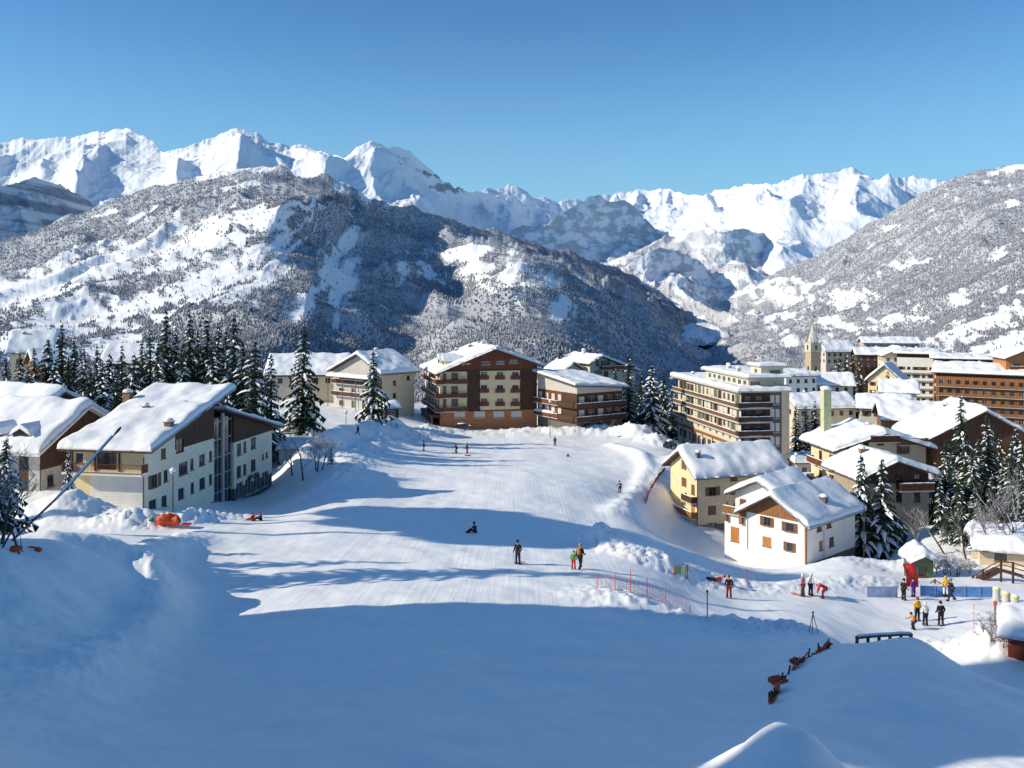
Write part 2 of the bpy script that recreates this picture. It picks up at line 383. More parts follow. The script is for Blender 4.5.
# left snow peaks
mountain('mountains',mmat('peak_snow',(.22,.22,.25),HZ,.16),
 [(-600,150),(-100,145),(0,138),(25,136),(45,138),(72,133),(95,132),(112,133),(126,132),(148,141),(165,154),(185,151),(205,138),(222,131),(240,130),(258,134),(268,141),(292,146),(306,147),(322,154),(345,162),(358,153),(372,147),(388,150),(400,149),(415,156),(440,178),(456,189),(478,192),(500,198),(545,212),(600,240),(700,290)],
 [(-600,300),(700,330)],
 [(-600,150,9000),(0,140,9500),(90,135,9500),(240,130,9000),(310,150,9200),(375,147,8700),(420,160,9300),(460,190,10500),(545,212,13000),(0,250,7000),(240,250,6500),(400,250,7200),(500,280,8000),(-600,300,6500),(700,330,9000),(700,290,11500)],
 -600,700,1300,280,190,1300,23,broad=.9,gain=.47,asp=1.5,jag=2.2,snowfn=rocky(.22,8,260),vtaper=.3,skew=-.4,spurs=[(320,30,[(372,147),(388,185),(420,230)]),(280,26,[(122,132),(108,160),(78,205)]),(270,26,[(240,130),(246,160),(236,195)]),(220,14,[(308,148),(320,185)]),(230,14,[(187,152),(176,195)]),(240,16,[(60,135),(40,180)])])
# small dark foothill at the left edge
def dk(lo,hi,seed):
    return lambda px,py,X,Y,Z,n,r: np.clip(lo+(hi-lo)*sstep(-.25,.45,fbm(X/180,Z/120,6,seed,g=.65)+.5*sstep(195,178,py)),0,1)
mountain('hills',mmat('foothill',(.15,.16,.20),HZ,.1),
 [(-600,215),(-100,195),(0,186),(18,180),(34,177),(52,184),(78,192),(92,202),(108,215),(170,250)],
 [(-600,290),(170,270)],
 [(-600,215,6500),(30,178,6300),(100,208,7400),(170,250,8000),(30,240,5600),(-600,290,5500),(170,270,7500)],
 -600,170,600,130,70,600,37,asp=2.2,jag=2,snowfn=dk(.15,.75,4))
# mid hills on the right of the middle
mountain('hills',mmat('midhill',(.24,.24,.28),HZ,.12),
 [(480,235),(545,222),(575,204),(600,197),(622,201),(640,215),(655,228),(680,232),(700,226),(722,232),(745,226),(765,233),(790,250),(830,262),(1000,300)],
 [(480,300),(1000,345)],
 [(480,235,9500),(545,222,9000),(600,197,9200),(640,215,9900),(660,235,10500),(700,226,8900),(740,226,8700),(770,240,9800),(600,290,7800),(700,290,7600),(800,300,8000),(480,300,8000),(1000,345,7000),(1000,300,9500)],
 480,1000,800,200,130,1500,41,jag=2,snowfn=dk(.45,1.05,14))
mountain('hills',mmat('lowhill',(.20,.20,.24),HZ,.10),
 [(520,300),(560,292),(600,282),(622,271),(640,258),(660,252),(680,253),(698,258),(712,270),(732,262),(752,268),(775,282),(800,296),(860,330),(900,350)],
 [(520,335),(900,372)],
 [(520,300,7500),(622,271,6800),(660,252,6700),(695,258,7100),(712,272,7600),(745,266,6800),(790,290,7500),(640,310,6000),(750,320,6000),(520,335,6500),(900,372,5000),(900,350,6500)],
 520,900,600,160,130,1300,47,jag=1.5,snowfn=dk(.45,1.15,24))
SH4=[(670,303,130,40,17),(560,262,90,16,17)]  # flank in shade, painted as darker floor and dark unfrosted trees
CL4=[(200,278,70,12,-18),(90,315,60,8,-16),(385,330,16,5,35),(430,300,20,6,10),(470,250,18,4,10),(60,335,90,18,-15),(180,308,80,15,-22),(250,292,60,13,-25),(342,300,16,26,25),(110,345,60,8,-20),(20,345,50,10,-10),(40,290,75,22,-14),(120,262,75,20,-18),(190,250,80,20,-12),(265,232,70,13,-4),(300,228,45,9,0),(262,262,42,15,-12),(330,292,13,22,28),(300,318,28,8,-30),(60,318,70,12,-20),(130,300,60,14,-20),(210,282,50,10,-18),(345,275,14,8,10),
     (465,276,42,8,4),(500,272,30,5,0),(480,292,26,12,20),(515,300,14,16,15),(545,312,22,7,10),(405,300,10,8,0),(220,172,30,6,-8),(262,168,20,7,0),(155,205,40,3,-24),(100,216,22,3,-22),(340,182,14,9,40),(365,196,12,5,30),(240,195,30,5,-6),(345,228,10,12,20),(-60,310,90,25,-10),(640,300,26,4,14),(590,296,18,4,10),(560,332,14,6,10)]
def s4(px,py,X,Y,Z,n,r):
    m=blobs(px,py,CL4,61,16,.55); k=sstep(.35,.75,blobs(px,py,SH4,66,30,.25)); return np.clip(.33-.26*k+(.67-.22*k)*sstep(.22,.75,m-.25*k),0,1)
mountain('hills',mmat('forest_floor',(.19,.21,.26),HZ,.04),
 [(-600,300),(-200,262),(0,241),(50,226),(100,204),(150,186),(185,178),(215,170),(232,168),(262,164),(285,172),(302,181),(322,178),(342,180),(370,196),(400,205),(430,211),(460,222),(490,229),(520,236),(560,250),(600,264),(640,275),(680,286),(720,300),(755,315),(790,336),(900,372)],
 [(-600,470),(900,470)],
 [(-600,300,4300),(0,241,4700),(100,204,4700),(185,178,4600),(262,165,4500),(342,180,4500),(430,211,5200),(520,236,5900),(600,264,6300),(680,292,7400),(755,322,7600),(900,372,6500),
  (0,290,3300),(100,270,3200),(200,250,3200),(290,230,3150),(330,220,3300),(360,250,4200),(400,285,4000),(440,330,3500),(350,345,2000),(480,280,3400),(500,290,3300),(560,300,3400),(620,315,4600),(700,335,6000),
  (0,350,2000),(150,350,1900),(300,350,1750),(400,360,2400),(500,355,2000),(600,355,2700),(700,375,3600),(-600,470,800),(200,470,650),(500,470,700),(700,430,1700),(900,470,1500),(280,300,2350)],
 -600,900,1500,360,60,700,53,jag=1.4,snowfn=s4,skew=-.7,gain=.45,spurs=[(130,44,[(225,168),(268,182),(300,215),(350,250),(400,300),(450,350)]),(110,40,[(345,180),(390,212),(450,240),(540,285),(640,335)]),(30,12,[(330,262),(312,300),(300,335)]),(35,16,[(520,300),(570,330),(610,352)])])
CL6=[(770,327,14,2.2,40),(776,338,16,2.2,-25),(792,345,18,2.2,10),(762,321,10,2,-20),(730,292,40,7,8),(790,298,45,9,5),(850,300,30,9,-8),(760,318,40,5,4),(840,328,45,6,6),(900,322,30,6,-10),(800,285,20,5,-10),(960,335,60,12,-22),(1010,315,40,12,-28),(1020,345,60,16,-20),(1060,320,60,22,-28),(930,345,40,7,-15),(1005,170,20,4,-8),(1015,208,16,3,8),(890,228,12,3,0),(910,262,26,3,-14),(1000,255,14,3,-10),(870,250,8,2,-20),(1005,290,22,5,-20),(765,285,25,5,-5),(960,300,16,4,-10),(980,182,10,2,0),(1100,190,40,10,0)]
def s6(px,py,X,Y,Z,n,r):
    m=blobs(px,py,CL6,71,13,.6); return np.clip(.34+.66*sstep(.22,.72,m),0,1)
mountain('hills',mmat('right_forest_floor',(.19,.20,.24),HZ,.04),
 [(640,345),(690,318),(712,298),(740,288),(760,280),(800,263),(830,246),(850,235),(880,218),(905,203),(930,189),(950,180),(975,172),(1000,167),(1024,164),(1080,160),(1200,150),(1560,130)],
 [(640,352),(700,380),(760,420),(1560,450)],
 [(640,345,6500),(700,305,7200),(760,280,6900),(850,235,6200),(950,180,5600),(1024,164,5300),(1200,150,5000),(1560,130,4500),
  (700,330,6000),(760,330,5200),(830,330,4300),(900,340,3400),(1000,340,2400),(850,290,4900),(920,260,4500),(1000,230,4000),(640,352,6000),(760,372,3000),(900,385,1700),(1024,385,1300),(1560,420,900),(1200,300,2600)],
 640,1560,1100,300,45,600,67,jag=1.2,snowfn=s6,gain=.45,skew=.7)

# far forest: countless trees -> stuff
def forest(name,mi,dens,npts,hmin,hmax,seed,label,dark=.5):
    PX,PY,V,S,P,by,cy=mi; r=np.random.default_rng(seed)
    nv,nc=PX.shape
    i=r.random(npts)*(nv-1.01); j=r.random(npts)*(nc-1.01)
    i0=i.astype(int); j0=j.astype(int); fi=(i-i0)[:,None]; fj=(j-j0)[:,None]
    p=(V[i0,j0]*(1-fi)*(1-fj)+V[i0+1,j0]*fi*(1-fj)+V[i0,j0+1]*(1-fi)*fj+V[i0+1,j0+1]*fi*fj)
    s=S[i0,j0]; px=PX[i0,j0]; py=PY[i0,j0]
    keep=(r.random(npts)<dens(px,py,s)*np.clip((by-cy)[j0]/180,.05,1.3))&(px>-160)&(px<1190)&(py<415)
    p=p[keep]; px=px[keep]; py=py[keep]; n=len(p)
    h=(hmin+(hmax-hmin)*r.random(n)); 
    tone=fbm(p[:,0]/240,p[:,1]/240,3,seed)      # stands of spruce against stands of bare larch
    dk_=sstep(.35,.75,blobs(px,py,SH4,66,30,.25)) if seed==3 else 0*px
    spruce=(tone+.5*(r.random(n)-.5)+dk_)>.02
    w=h*np.where(spruce,.19,.26)*(.8+.4*r.random(n)); a=r.random(n)*6.28
    k=5; ang=a[:,None]+np.arange(k)*2*PI/k
    rr=w[:,None]*(.75+.5*r.random((n,k)))
    ring=np.stack([p[:,0:1]+rr*np.cos(ang),p[:,1:2]+rr*np.sin(ang),p[:,2:3]+h[:,None]*np.where(spruce,.08,.18)[:,None]+0*ang],-1)
    a2=ang+.6; r2=rr*np.where(spruce,.55,.8)[:,None]
    ring2=np.stack([p[:,0:1]+r2*np.cos(a2),p[:,1:2]+r2*np.sin(a2),p[:,2:3]+h[:,None]*np.where(spruce,.5,.62)[:,None]+0*ang],-1)
    top=p+np.stack([0*h,0*h,h],-1)
    VV=np.concatenate([ring,ring2,top[:,None]],1)   # n,11,3
    b=(np.arange(n)*11)[:,None]
    f=[]
    for q in range(k):
        q2=(q+1)%k
        f+= [np.concatenate([b+q,b+q2,b+5+q],1),np.concatenate([b+q2,b+5+q2,b+5+q],1),np.concatenate([b+5+q,b+5+q2,b+10],1)]
    Fc=np.concatenate(f,0)
    cs=np.where(spruce[:,None],np.array([[.08,.095,.12]]),np.array([[.195,.19,.21]]))*(.75+.5*r.random((n,1)))
    fr=np.clip((.08+.16*r.random((n,1)))+.16*(r.random((n,1))>.8),0,1)     # frost and snow on the crown
    cs=cs*(1-.55*dk_[:,None]); fr=fr*(1-.8*dk_[:,None])  # shade of the flank put into the tree colour, frost thinned
    cs=cs*.78+np.array([[.27,.34,.47]])*.24*np.clip(p[:,1:2]/4500,0,1.6)  # pale blue distance haze mixed into the tree colour
    lo=cs*(1-fr*.5)+.75*fr*.5; hi=cs*(1-fr)+np.array([[.8,.82,.86]])*fr
    C=np.zeros((n,11,3)); C[:,:5]=lo[:,None]; C[:,5:10]=hi[:,None]; C[:,10]=hi
    me=npmesh(name,VV.reshape(-1,3),Fc,[M_TREEFAR],smooth=False,attrs={'col':C.reshape(-1,3)})
    o=bpy.data.objects.new(name,me); link(o); tag(o,label,'forest',kind='stuff'); print(name,n)
M_TREEFAR=bpy.data.materials.new('far_trees'); _t,_b=nt(M_TREEFAR); _a=_t.nodes.new('ShaderNodeAttribute'); _a.attribute_name='col'
_t.links.new(_a.outputs['Color'],_b.inputs['Base Color']); _b.inputs['Roughness'].default_value=.9; _b.inputs['Specular IOR Level'].default_value=.05

d4=lambda px,py,s: np.clip(1.25-1.25*sstep(.5,1.0,s),.02,1)
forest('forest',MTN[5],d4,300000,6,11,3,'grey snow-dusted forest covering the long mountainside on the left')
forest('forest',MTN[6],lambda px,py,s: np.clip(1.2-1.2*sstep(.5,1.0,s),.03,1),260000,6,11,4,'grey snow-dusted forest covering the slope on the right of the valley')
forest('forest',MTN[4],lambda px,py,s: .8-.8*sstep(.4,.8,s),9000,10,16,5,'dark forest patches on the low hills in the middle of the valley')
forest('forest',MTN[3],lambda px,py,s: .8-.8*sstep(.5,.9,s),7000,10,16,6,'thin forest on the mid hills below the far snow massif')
# ---------------------------------------------------------------- building kit
def W(name,c,**k): return mat(name,c,**k)
M_CREAM=W('cream_plaster',(.62,.55,.42),rough=.85,var=.08,scale=1.2,bump=.2,bscale=14)
M_WHITE=W('white_plaster',(.78,.76,.72),rough=.85,var=.06,scale=.8,bump=.15,bscale=14)
M_CREAM2=W('pale_cream_plaster',(.82,.74,.58),rough=.85,var=.06,scale=1.2,bump=.15,bscale=14)
M_YEL=W('yellow_plaster',(.74,.60,.36),rough=.85,var=.08,scale=1.0,bump=.15,bscale=12)
M_BEIGE=W('beige_plaster',(.60,.49,.34),rough=.85,var=.08,scale=1.0,bump=.15,bscale=12)
M_GREY=W('grey_plaster',(.50,.47,.43),rough=.85,var=.08,scale=1.0,bump=.15,bscale=12)
M_ORANGE=W('orange_plaster',(.42,.18,.08),rough=.8,var=.12,scale=1.2)
M_BROWN=W('dark_wood',(.075,.036,.022),rough=.7,var=.3,scale=3,bump=.4,bscale=9,stretch=(1,1,.15))
M_RED=W('red_brown_wood',(.15,.045,.02),rough=.65,var=.25,scale=3,bump=.3,bscale=9,stretch=(1,1,.2))
M_WOOD=W('warm_wood',(.24,.11,.045),rough=.6,var=.3,scale=3,bump=.3,bscale=9,stretch=(1,1,.2))
M_OWOOD=W('orange_wood',(.45,.19,.06),rough=.5,var=.2,scale=3,stretch=(1,1,.2))
M_STONE=W('base_stone',(.13,.12,.11),rough=.9,var=.4,scale=4,bump=.6,bscale=6)
M_TBLOCK=W('timber_block',(.28,.115,.045),rough=.7,var=.2,scale=2)
M_PSTONE=W('pale_stone',(.52,.47,.38),rough=.9,var=.2,scale=3)
M_TSTONE=W('tower_stone',(.40,.32,.21),rough=.9,var=.25,scale=3,bump=.5,bscale=5)
M_ROOF=W('roof_edge_wood',(.09,.055,.04),rough=.7,var=.25,scale=4)
M_SLATE=W('slate',(.10,.10,.11),rough=.6,var=.3,scale=3)
M_CONC=W('concrete',(.50,.49,.47),rough=.85,var=.1,scale=3)
M_FRAME=W('window_frame_white',(.62,.60,.56),rough=.5,var=.05,scale=3)
M_FRAMEB=W('window_frame_brown',(.13,.07,.04),rough=.5,var=.1,scale=3)
M_CURT=W('white_curtain',(.62,.60,.55),rough=.8,var=.12,scale=4)
M_METAL=W('dark_metal',(.05,.05,.055),rough=.4,var=.1,scale=5,metal=.6)
M_GALV=W('galvanised_metal',(.40,.41,.43),rough=.45,var=.1,scale=5,metal=.5)
M_BRICK=W('chimney_brick',(.26,.13,.08),rough=.9,var=.3,scale=6)
M_GREEN=W('shop_green',(.05,.25,.12),rough=.5,var=.1,scale=3)
M_SHUT=W('brown_shutter',(.17,.085,.045),rough=.55,var=.2,scale=5)
M_SHUTG=W('grey_green_shutter',(.20,.22,.17),rough=.55,var=.2,scale=5)
def glass():
    m=bpy.data.materials.new('window_glass'); t,b=nt(m)
    b.inputs['Base Color'].default_value=(.018,.022,.03,1); b.inputs['Roughness'].default_value=.08; b.inputs['Specular IOR Level'].default_value=.8
    N=t.nodes; n=N.new('ShaderNodeTexNoise'); n.inputs['Scale'].default_value=1.3; bp=N.new('ShaderNodeBump'); bp.inputs['Strength'].default_value=.08
    t.links.new(n.outputs['Fac'],bp.inputs['Height']); t.links.new(bp.outputs[0],b.inputs['Normal']); return m
M_GLASS=glass(); M_GLASS.name='window_glass'
ROT={'R':0,'L':-PI/2,'B':PI/2,'S':PI}
_wc={}
def win_mesh(w,h,kind):
    k=(round(w,2),round(h,2),kind)
    if k in _wc: return _wc[k]
    fr=MB(); f=.07
    fm=M_FRAMEB if kind in('b','s','o','k','d') else M_FRAME
    fr.box(-w/2,-w/2+f,.10,.17,0,h).box(w/2-f,w/2,.10,.17,0,h).box(-w/2+f,w/2-f,.10,.17,0,f).box(-w/2+f,w/2-f,.10,.17,h-f,h)
    if w>.9: fr.box(-.03,.03,.10,.17,f,h-f)
    if w>2.0: fr.box(-w/4-.03,-w/4+.03,.10,.17,f,h-f).box(w/4-.03,w/4+.03,.10,.17,f,h-f)
    if kind not in('d',): fr.box(-w/2-.08,w/2+.08,-.09,.02,-.08,-.005)
    F_=fr.mesh('window_frame',[fm])
    pn=MB(); pn.box(-w/2+f,w/2-f,.135,.15,f,h-f)
    P_=pn.mesh('pane',[M_GLASS]); 
    sh=None; cu=None
    if kind=='s' or kind=='S':
        s=MB(); s.box(0,w*.46,0,.045,-.02,h+.02)
        for i in range(5): s.box(.05,w*.46-.05,-.015,0,.1+i*(h-.2)/5,.1+(i+.6)*(h-.2)/5)
        sh=s.mesh('shutter',[M_SHUT if kind=='s' else M_SHUTG])
    if kind in 'o' or kind=='k':
        s=MB(); s.box(-w/2,w/2,.03,.08,0,h)
        for i in range(7): s.box(-w/2+.06,w/2-.06,.01,.03,.08+i*(h-.16)/7,.08+(i+.7)*(h-.16)/7)
        sh=s.mesh('closed_shutter',[M_OWOOD if kind=='o' else M_SHUT])
    if kind=='c':
        s=MB(); s.box(-w/2+f,w/2-f,.122,.132,h*.12,h-f); cu=s.mesh('curtain',[M_CURT])
    _wc[k]=(F_,P_,sh,cu); return _wc[k]
class House:
    def __init__(s,name,label,cat,px,Y,yaw,zb,group=None):
        s.px,s.Y,s.yaw,s.zb=px,Y,R(yaw),zb; s.o=Vector((xw(px,Y),Y,zb))
        s.root=empty(name,s.o,R(yaw),label,cat,group)
        s.c,s.s=math.cos(s.yaw),math.sin(s.yaw); s.x0=s.y0=0.; s.n=0
    def loc(s,P):
        d=P-s.o; return Vector((d.x*s.c+d.y*s.s,-d.x*s.s+d.y*s.c,d.z))
    def ray(s):
        o=s.loc(Vector((0,0,0))); return o
    def hit(s,face,px,py,x=None,y=None):
        o=s.loc(Vector((0,0,0))); p=s.loc(at(px,py,100)); d=p-o
        if face=='R': t=((s.y0 if y is None else y)-o.y)/d.y; q=o+d*t; return q.x,q.z
        t=((s.x0 if x is None else x)-o.x)/d.x; q=o+d*t; return q.y,q.z
    def onroof(s,px,py,h):
        o=s.loc(Vector((0,0,0))); p=s.loc(at(px,py,100)); d=p-o; t=.3; 
        while t<5:
            q=o+d*t
            if q.z<=h(q.x,q.y): return q.x,q.y
            t+=.002
        return q.x,q.y
    def lz(s,py,Y): return -(py-HY)/F*Y-s.zb
    def fp(s,bx,face,u,d,z):
        x0,x1,y0,y1=bx
        if face=='R': return (u,y0-d,z)
        if face=='L': return (x0-d,u,z)
        if face=='B': return (x1+d,u,z)
        return (u,y1+d,z)
    def walls(s,bx,h,ops={},mats=None,zone=None,cuts={},z0=0,name='wall',bp=((),())):
        """bx=(x0,x1,y0,y1); h(x,y) wall top; ops: face->[(u,z,w,hh,kind)] centres in local metres"""
        mats=mats or [M_CREAM]; mb=MB(); x0,x1,y0,y1=bx; todo=[]
        for face in 'RLBS':
            a,b=(x0,x1) if face in 'RS' else (y0,y1)
            H=lambda u: h(*s.fp(bx,face,u,0,0)[:2])
            us=[a,b]+[u for u in (bp[0] if face in 'RS' else bp[1]) if a<u<b]; zs=[z0]
            cu=cuts.get(face,((),())); us+=[u for u in cu[0] if a<u<b]; zc=list(cu[1])
            O=[]
            for (u,z,w,hh,k) in ops.get(face,[]):
                u=min(max(u,a+w/2+.1),b-w/2-.1)
                if z+hh/2>min(H(u-w/2),H(u+w/2))-.12: z=min(H(u-w/2),H(u+w/2))-.12-hh/2
                if any(abs(u-q[4])<(w+q[6])/2+.02 and abs(z-q[5])<(hh+q[7])/2+.02 for q in O): continue
                O.append((u-w/2,u+w/2,z-hh/2,z+hh/2,u,z,w,hh)); todo.append((face,u,z,w,hh,k))
            for q in O: us+=[q[0],q[1]]
            us=sorted(set(round(q,4) for q in us))
            for ua,ub in zip(us[:-1],us[1:]):
                if ub-ua<1e-3: continue
                ha,hb=H(ua),H(ub); hm=min(ha,hb); um=(ua+ub)/2
                col=sorted(set([z0]+[round(z,4) for z in zc if z0<z<hm]+[round(z,4) for q in O if q[0]-1e-3<um<q[1]+1e-3 for z in(q[2],q[3]) if z0<z<hm]))
                col.append(None)
                for za,zb_ in zip(col[:-1],col[1:]):
                    zt=hm if zb_ is None else zb_
                    zm=(za+zt)/2
                    if zb_ is not None and any(q[0]-1e-3<um<q[1]+1e-3 and q[2]-1e-3<zm<q[3]+1e-3 for q in O): continue
                    pt=lambda u,z: s.fp(bx,face,u,0,z)
                    top=((pt(ub,hb),pt(ua,ha)) if zb_ is None else (pt(ub,zb_),pt(ua,zb_)))
                    P=[pt(ua,za),pt(ub,za),*top]
                    if face in 'LS': P=P[::-1]
                    mb.face(P,zone(face,um,zm) if zone else 0)
            for q in O:   # reveals
                e=.18; pt=lambda u,z,d: s.fp(bx,face,u,-d,z); mi=zone(face,q[4],q[5]) if zone else 0
                for A,B in (((q[0],q[2]),(q[0],q[3])),((q[1],q[3]),(q[1],q[2])),((q[0],q[3]),(q[1],q[3])),((q[1],q[2]),(q[0],q[2]))):
                    mb.face([pt(*A,0),pt(*B,0),pt(*B,e),pt(*A,e)],mi)
        wl=mb.build(name,mats,s.root)
        for face,u,z,w,hh,k in todo:
            s.window(bx,face,u,z,w,hh,k)
        return wl
    def window(s,bx,face,u,z,w,hh,k,parent=None):
        Fm,Pm,sh,cu=win_mesh(w,hh,k)
        nm='door' if k=='d' else 'window'
        o=meshobj(nm,Fm,parent or s.root,s.fp(bx,face,u,0,z-hh/2),ROT[face])
        meshobj('pane',Pm,o)
        if sh and k in 'sS':
            meshobj('shutter',sh,o,(-w/2-.02-w*.46,-.055,0)); meshobj('shutter',sh,o,(w/2+.02,-.055,0))
        elif sh: meshobj('shutter',sh,o)
        if cu: meshobj('curtain',cu,o)
        return o
    def roof(s,rx,h,bps=((),()),th=.22,mat_=None,t=.55,seed=0,name='roof',edge=.7,parent=None,step=.45):
        x0,x1,y0,y1=rx; xs=sorted({x0,x1,*[b for b in bps[0] if x0<b<x1]}); ys=sorted({y0,y1,*[b for b in bps[1] if y0<b<y1]})
        mb=MB()
        for a,b in zip(xs[:-1],xs[1:]):
            for c,d in zip(ys[:-1],ys[1:]):
                P=[(a,c),(b,c),(b,d),(a,d)]
                mb.face([(p[0],p[1],float(h(*p))+.02+th) for p in P]); mb.face([(p[0],p[1],float(h(*p))+.02) for p in P][::-1])
        def side(pts):
            for p,q in zip(pts[:-1],pts[1:]):
                zp,zq=float(h(*p))+.02,float(h(*q))+.02
                mb.face([(*p,zp),(*q,zq),(*q,zq+th),(*p,zp+th)])
        side([(x,y0) for x in xs]); side([(x1,y) for y in ys]); side([(x,y1) for x in xs[::-1]]); side([(x0,y) for y in ys[::-1]])
        ro=mb.build(name,[mat_ or M_ROOF],parent or s.root)
        if t>0: s.snow(rx,h,bps,.02+th+.003,t,ro,seed+int(abs(s.px)*7),edge,step)
        return ro
    def snow(s,rx,h,bps,off,t,parent,seed,edge=.7,step=.45,name='snow'):
        x0,x1,y0,y1=rx; o=.06
        def ax(a,b,br):
            n=max(5,int((b-a)/step)); v=list(np.linspace(a+.55,b-.55,n))+[a-o,a,a+.12,a+.3,b-.3,b-.12,b,b+o]
            v+= [q for q in br if a<q<b]+[q+e for q in br for e in(-.25,.25) if a+.6<q+e<b-.6]
            return np.array(sorted(set(np.round(v,3))))
        xs=ax(x0,x1,bps[0]); ys=ax(y0,y1,bps[1]); XX,YY=np.meshgrid(xs,ys,indexing='ij')
        d=np.minimum(np.minimum(XX-(x0-o),(x1+o)-XX),np.minimum(YY-(y0-o),(y1+o)-YY))
        ed=edge*(1+.5*fbm(XX/2.1+seed,YY/2.1,2,seed)); k=np.clip(d/ed,0,1); pr=np.sqrt(np.clip(1-(1-k)**2,0,1))*.94+.06*(d>0.01)
        HH=np.vectorize(lambda a,b: float(h(a,b)))(XX,YY)
        # soften the ridge
        soft=.0
        th=t*(1+.42*fbm(XX/3.6+seed,YY/3.6,2,seed+1)+.06*fbm(XX/.8,YY/.8+seed,2,seed+2))
        wob=.10*fbm(XX/1.1+seed,YY/1.1,2,seed+3)*(d<.4)
        ZZ=HH+off+th*pr
        X2=XX+wob; Y2=YY+.10*fbm(XX/1.2,YY/1.2+seed,2,seed+4)*(d<.4)
        Bz=HH+off-.05*(d<.01)
        nr,nc=XX.shape
        V=np.concatenate([np.stack([X2,Y2,ZZ],-1).reshape(-1,3),np.stack([X2,Y2,Bz],-1).reshape(-1,3)])
        Fq=gridfaces(nr,nc)[:,::-1]; i=np.arange(nr*nc).reshape(nr,nc); N=nr*nc
        ring=np.concatenate([i[:,0],i[-1,1:],i[-2::-1,-1],i[0,-2:0:-1]]); r2=np.roll(ring,-1)
        sk=np.stack([ring,r2,r2+N,ring+N],1)
        me=npmesh(name,V,np.concatenate([Fq,sk]),[M_SNOW])
        return meshobj(name,me,parent)
    def chimney(s,roof,x,y,h,ht=1.2,w=.6,m=None,cap=True,pot=False):
        z=float(h(x,y)); mb=MB(); mb.box(x-w/2,x+w/2,y-w/2,y+w/2,z-.3,z+ht+.5); mb.box(x-w/2-.08,x+w/2+.08,y-w/2-.08,y+w/2+.08,z+ht+.5,z+ht+.6)
        c=mb.build('chimney',[m or M_BRICK],roof)
        if cap:
            b=MB(); b.blob((x,y,z+ht+.72),(w*.72,w*.72,.30),seed=int(x*10),n=10,amp=.06); b.build('snow_cap',[M_SNOW],c,smooth=True)
        return c
    def balcony(s,bx,face,u0,u1,z,dp=1.1,rail=None,rh=1.0,slab=None,snow=True,bars=False,t=.16):
        mb=MB()
        def fb(mb,a,b,d0,d1,za,zb,mi=0):
            p=s.fp(bx,face,a,d0,za); q=s.fp(bx,face,b,d1,zb)
            mb.box(min(p[0],q[0]),max(p[0],q[0]),min(p[1],q[1]),max(p[1],q[1]),za,zb,mi)
        fb(mb,u0,u1,.003,dp,z-t,z)
        o=mb.build('balcony',[slab or M_CONC],s.root)
        r=MB(); e=.05
        if bars:
            n=int((u1-u0)/.16)
            for i in range(n+1): u=u0+(u1-u0)*i/n; fb(r,u-.012,u+.012,dp-.04,dp-.015,z,z+rh)
            fb(r,u0,u1,dp-.05,dp,z+rh,z+rh+.05); fb(r,u0,u1,dp-.04,dp-.01,z+.08,z+.12)
        else:
            n=max(2,int((u1-u0)/.42))
            for i in range(n):
                a=u0+(u1-u0)*i/n; b=u0+(u1-u0)*(i+.86)/n; fb(r,a,b,dp-.05,dp-.015,z+.06,z+rh-.04)
            fb(r,u0,u1,dp-.06,dp,z+rh-.04,z+rh+.03); fb(r,u0,u1,dp-.035,dp-.02,z+.1,z+rh-.1)
        for u in (u0,u1-e): fb(r,u,u+e,.01,dp-.06,z+.1,z+rh)
        ro=r.build('railing',[rail or M_RED],o)
        if snow:
            b=MB(); L=u1-u0; n=max(3,int(L/.5)); q=random.Random(int(z*10))
            b.tube([s.fp(bx,face,u0+i*L/n,dp-.03,z+rh+.06+q.uniform(-.01,.02)) for i in range(n+1)],[.05]+[.085*q.uniform(.6,1.25) for i in range(n-1)]+[.05],6)
            b.build('snow',[M_SNOW],o,smooth=True)
        return o
    def dormer(s,roof,x,y,h,w,ht,depth,axis='L',m=None,wm='w'):
        """small gabled dormer whose front looks along -x ('L') or -y ('R')"""
        z=float(h(x,y)); mb=MB(); e=.25
        if axis=='L':
            P=lambda u,d,zz:(x+d,y+u,zz)
        else: P=lambda u,d,zz:(x+u,y+d,zz)
        zt=z+ht
        for d in (0,depth):
            mb.face([P(-w/2,d,z-.5),P(w/2,d,z-.5),P(w/2,d,zt),P(0,d,zt+w*.28),P(-w/2,d,zt)])
        mb.face([P(-w/2,0,z-.5),P(-w/2,0,zt),P(-w/2,depth,zt),P(-w/2,depth,z-.5)]); mb.face([P(w/2,0,z-.5),P(w/2,depth,z-.5),P(w/2,depth,zt),P(w/2,0,zt)])
        c=mb.build('dormer',[m or M_BROWN],roof)
        b=MB(); f=P(0,0,0)
        if axis=='L': b.box(x-.03,x-.005,y-w*.32,y+w*.32,z+.15,zt-.05)
        else: b.box(x-w*.32,x+w*.32,y-.03,y-.005,z+.15,zt-.05)
        b2=b.mesh('pane',[M_GLASS]); 
        q=MB()
        if axis=='L': q.box(x-.035,x-.031,y-.03,y+.03,z+.15,zt-.05)
        o=meshobj('window',b2,c) 
        sn=MB(); n=6
        rows=[]
        for i in range(n+1):
            u=-w/2-e+(w+2*e)*i/n; zz=zt+w*.28-abs(u)*.56
            rows.append((u,zz))
        for (ua,za),(ub,zb) in zip(rows[:-1],rows[1:]):
            th=lambda u:.42*math.sqrt(max(0,1-(abs(u)/(w/2+e))**4))+.04
            A=[P(ua,-.3,za),P(ub,-.3,zb),P(ub,-.22,zb+th(ub)),P(ua,-.22,za+th(ua))]
            sn.face(A); sn.face([A[3],A[2],P(ub,depth,zb+th(ub)),P(ua,depth,za+th(ua))]); sn.face([A[1],A[0],P(ua,depth,za),P(ub,depth,zb)])
        sn.build('snow',[M_SNOW],c)
        return c
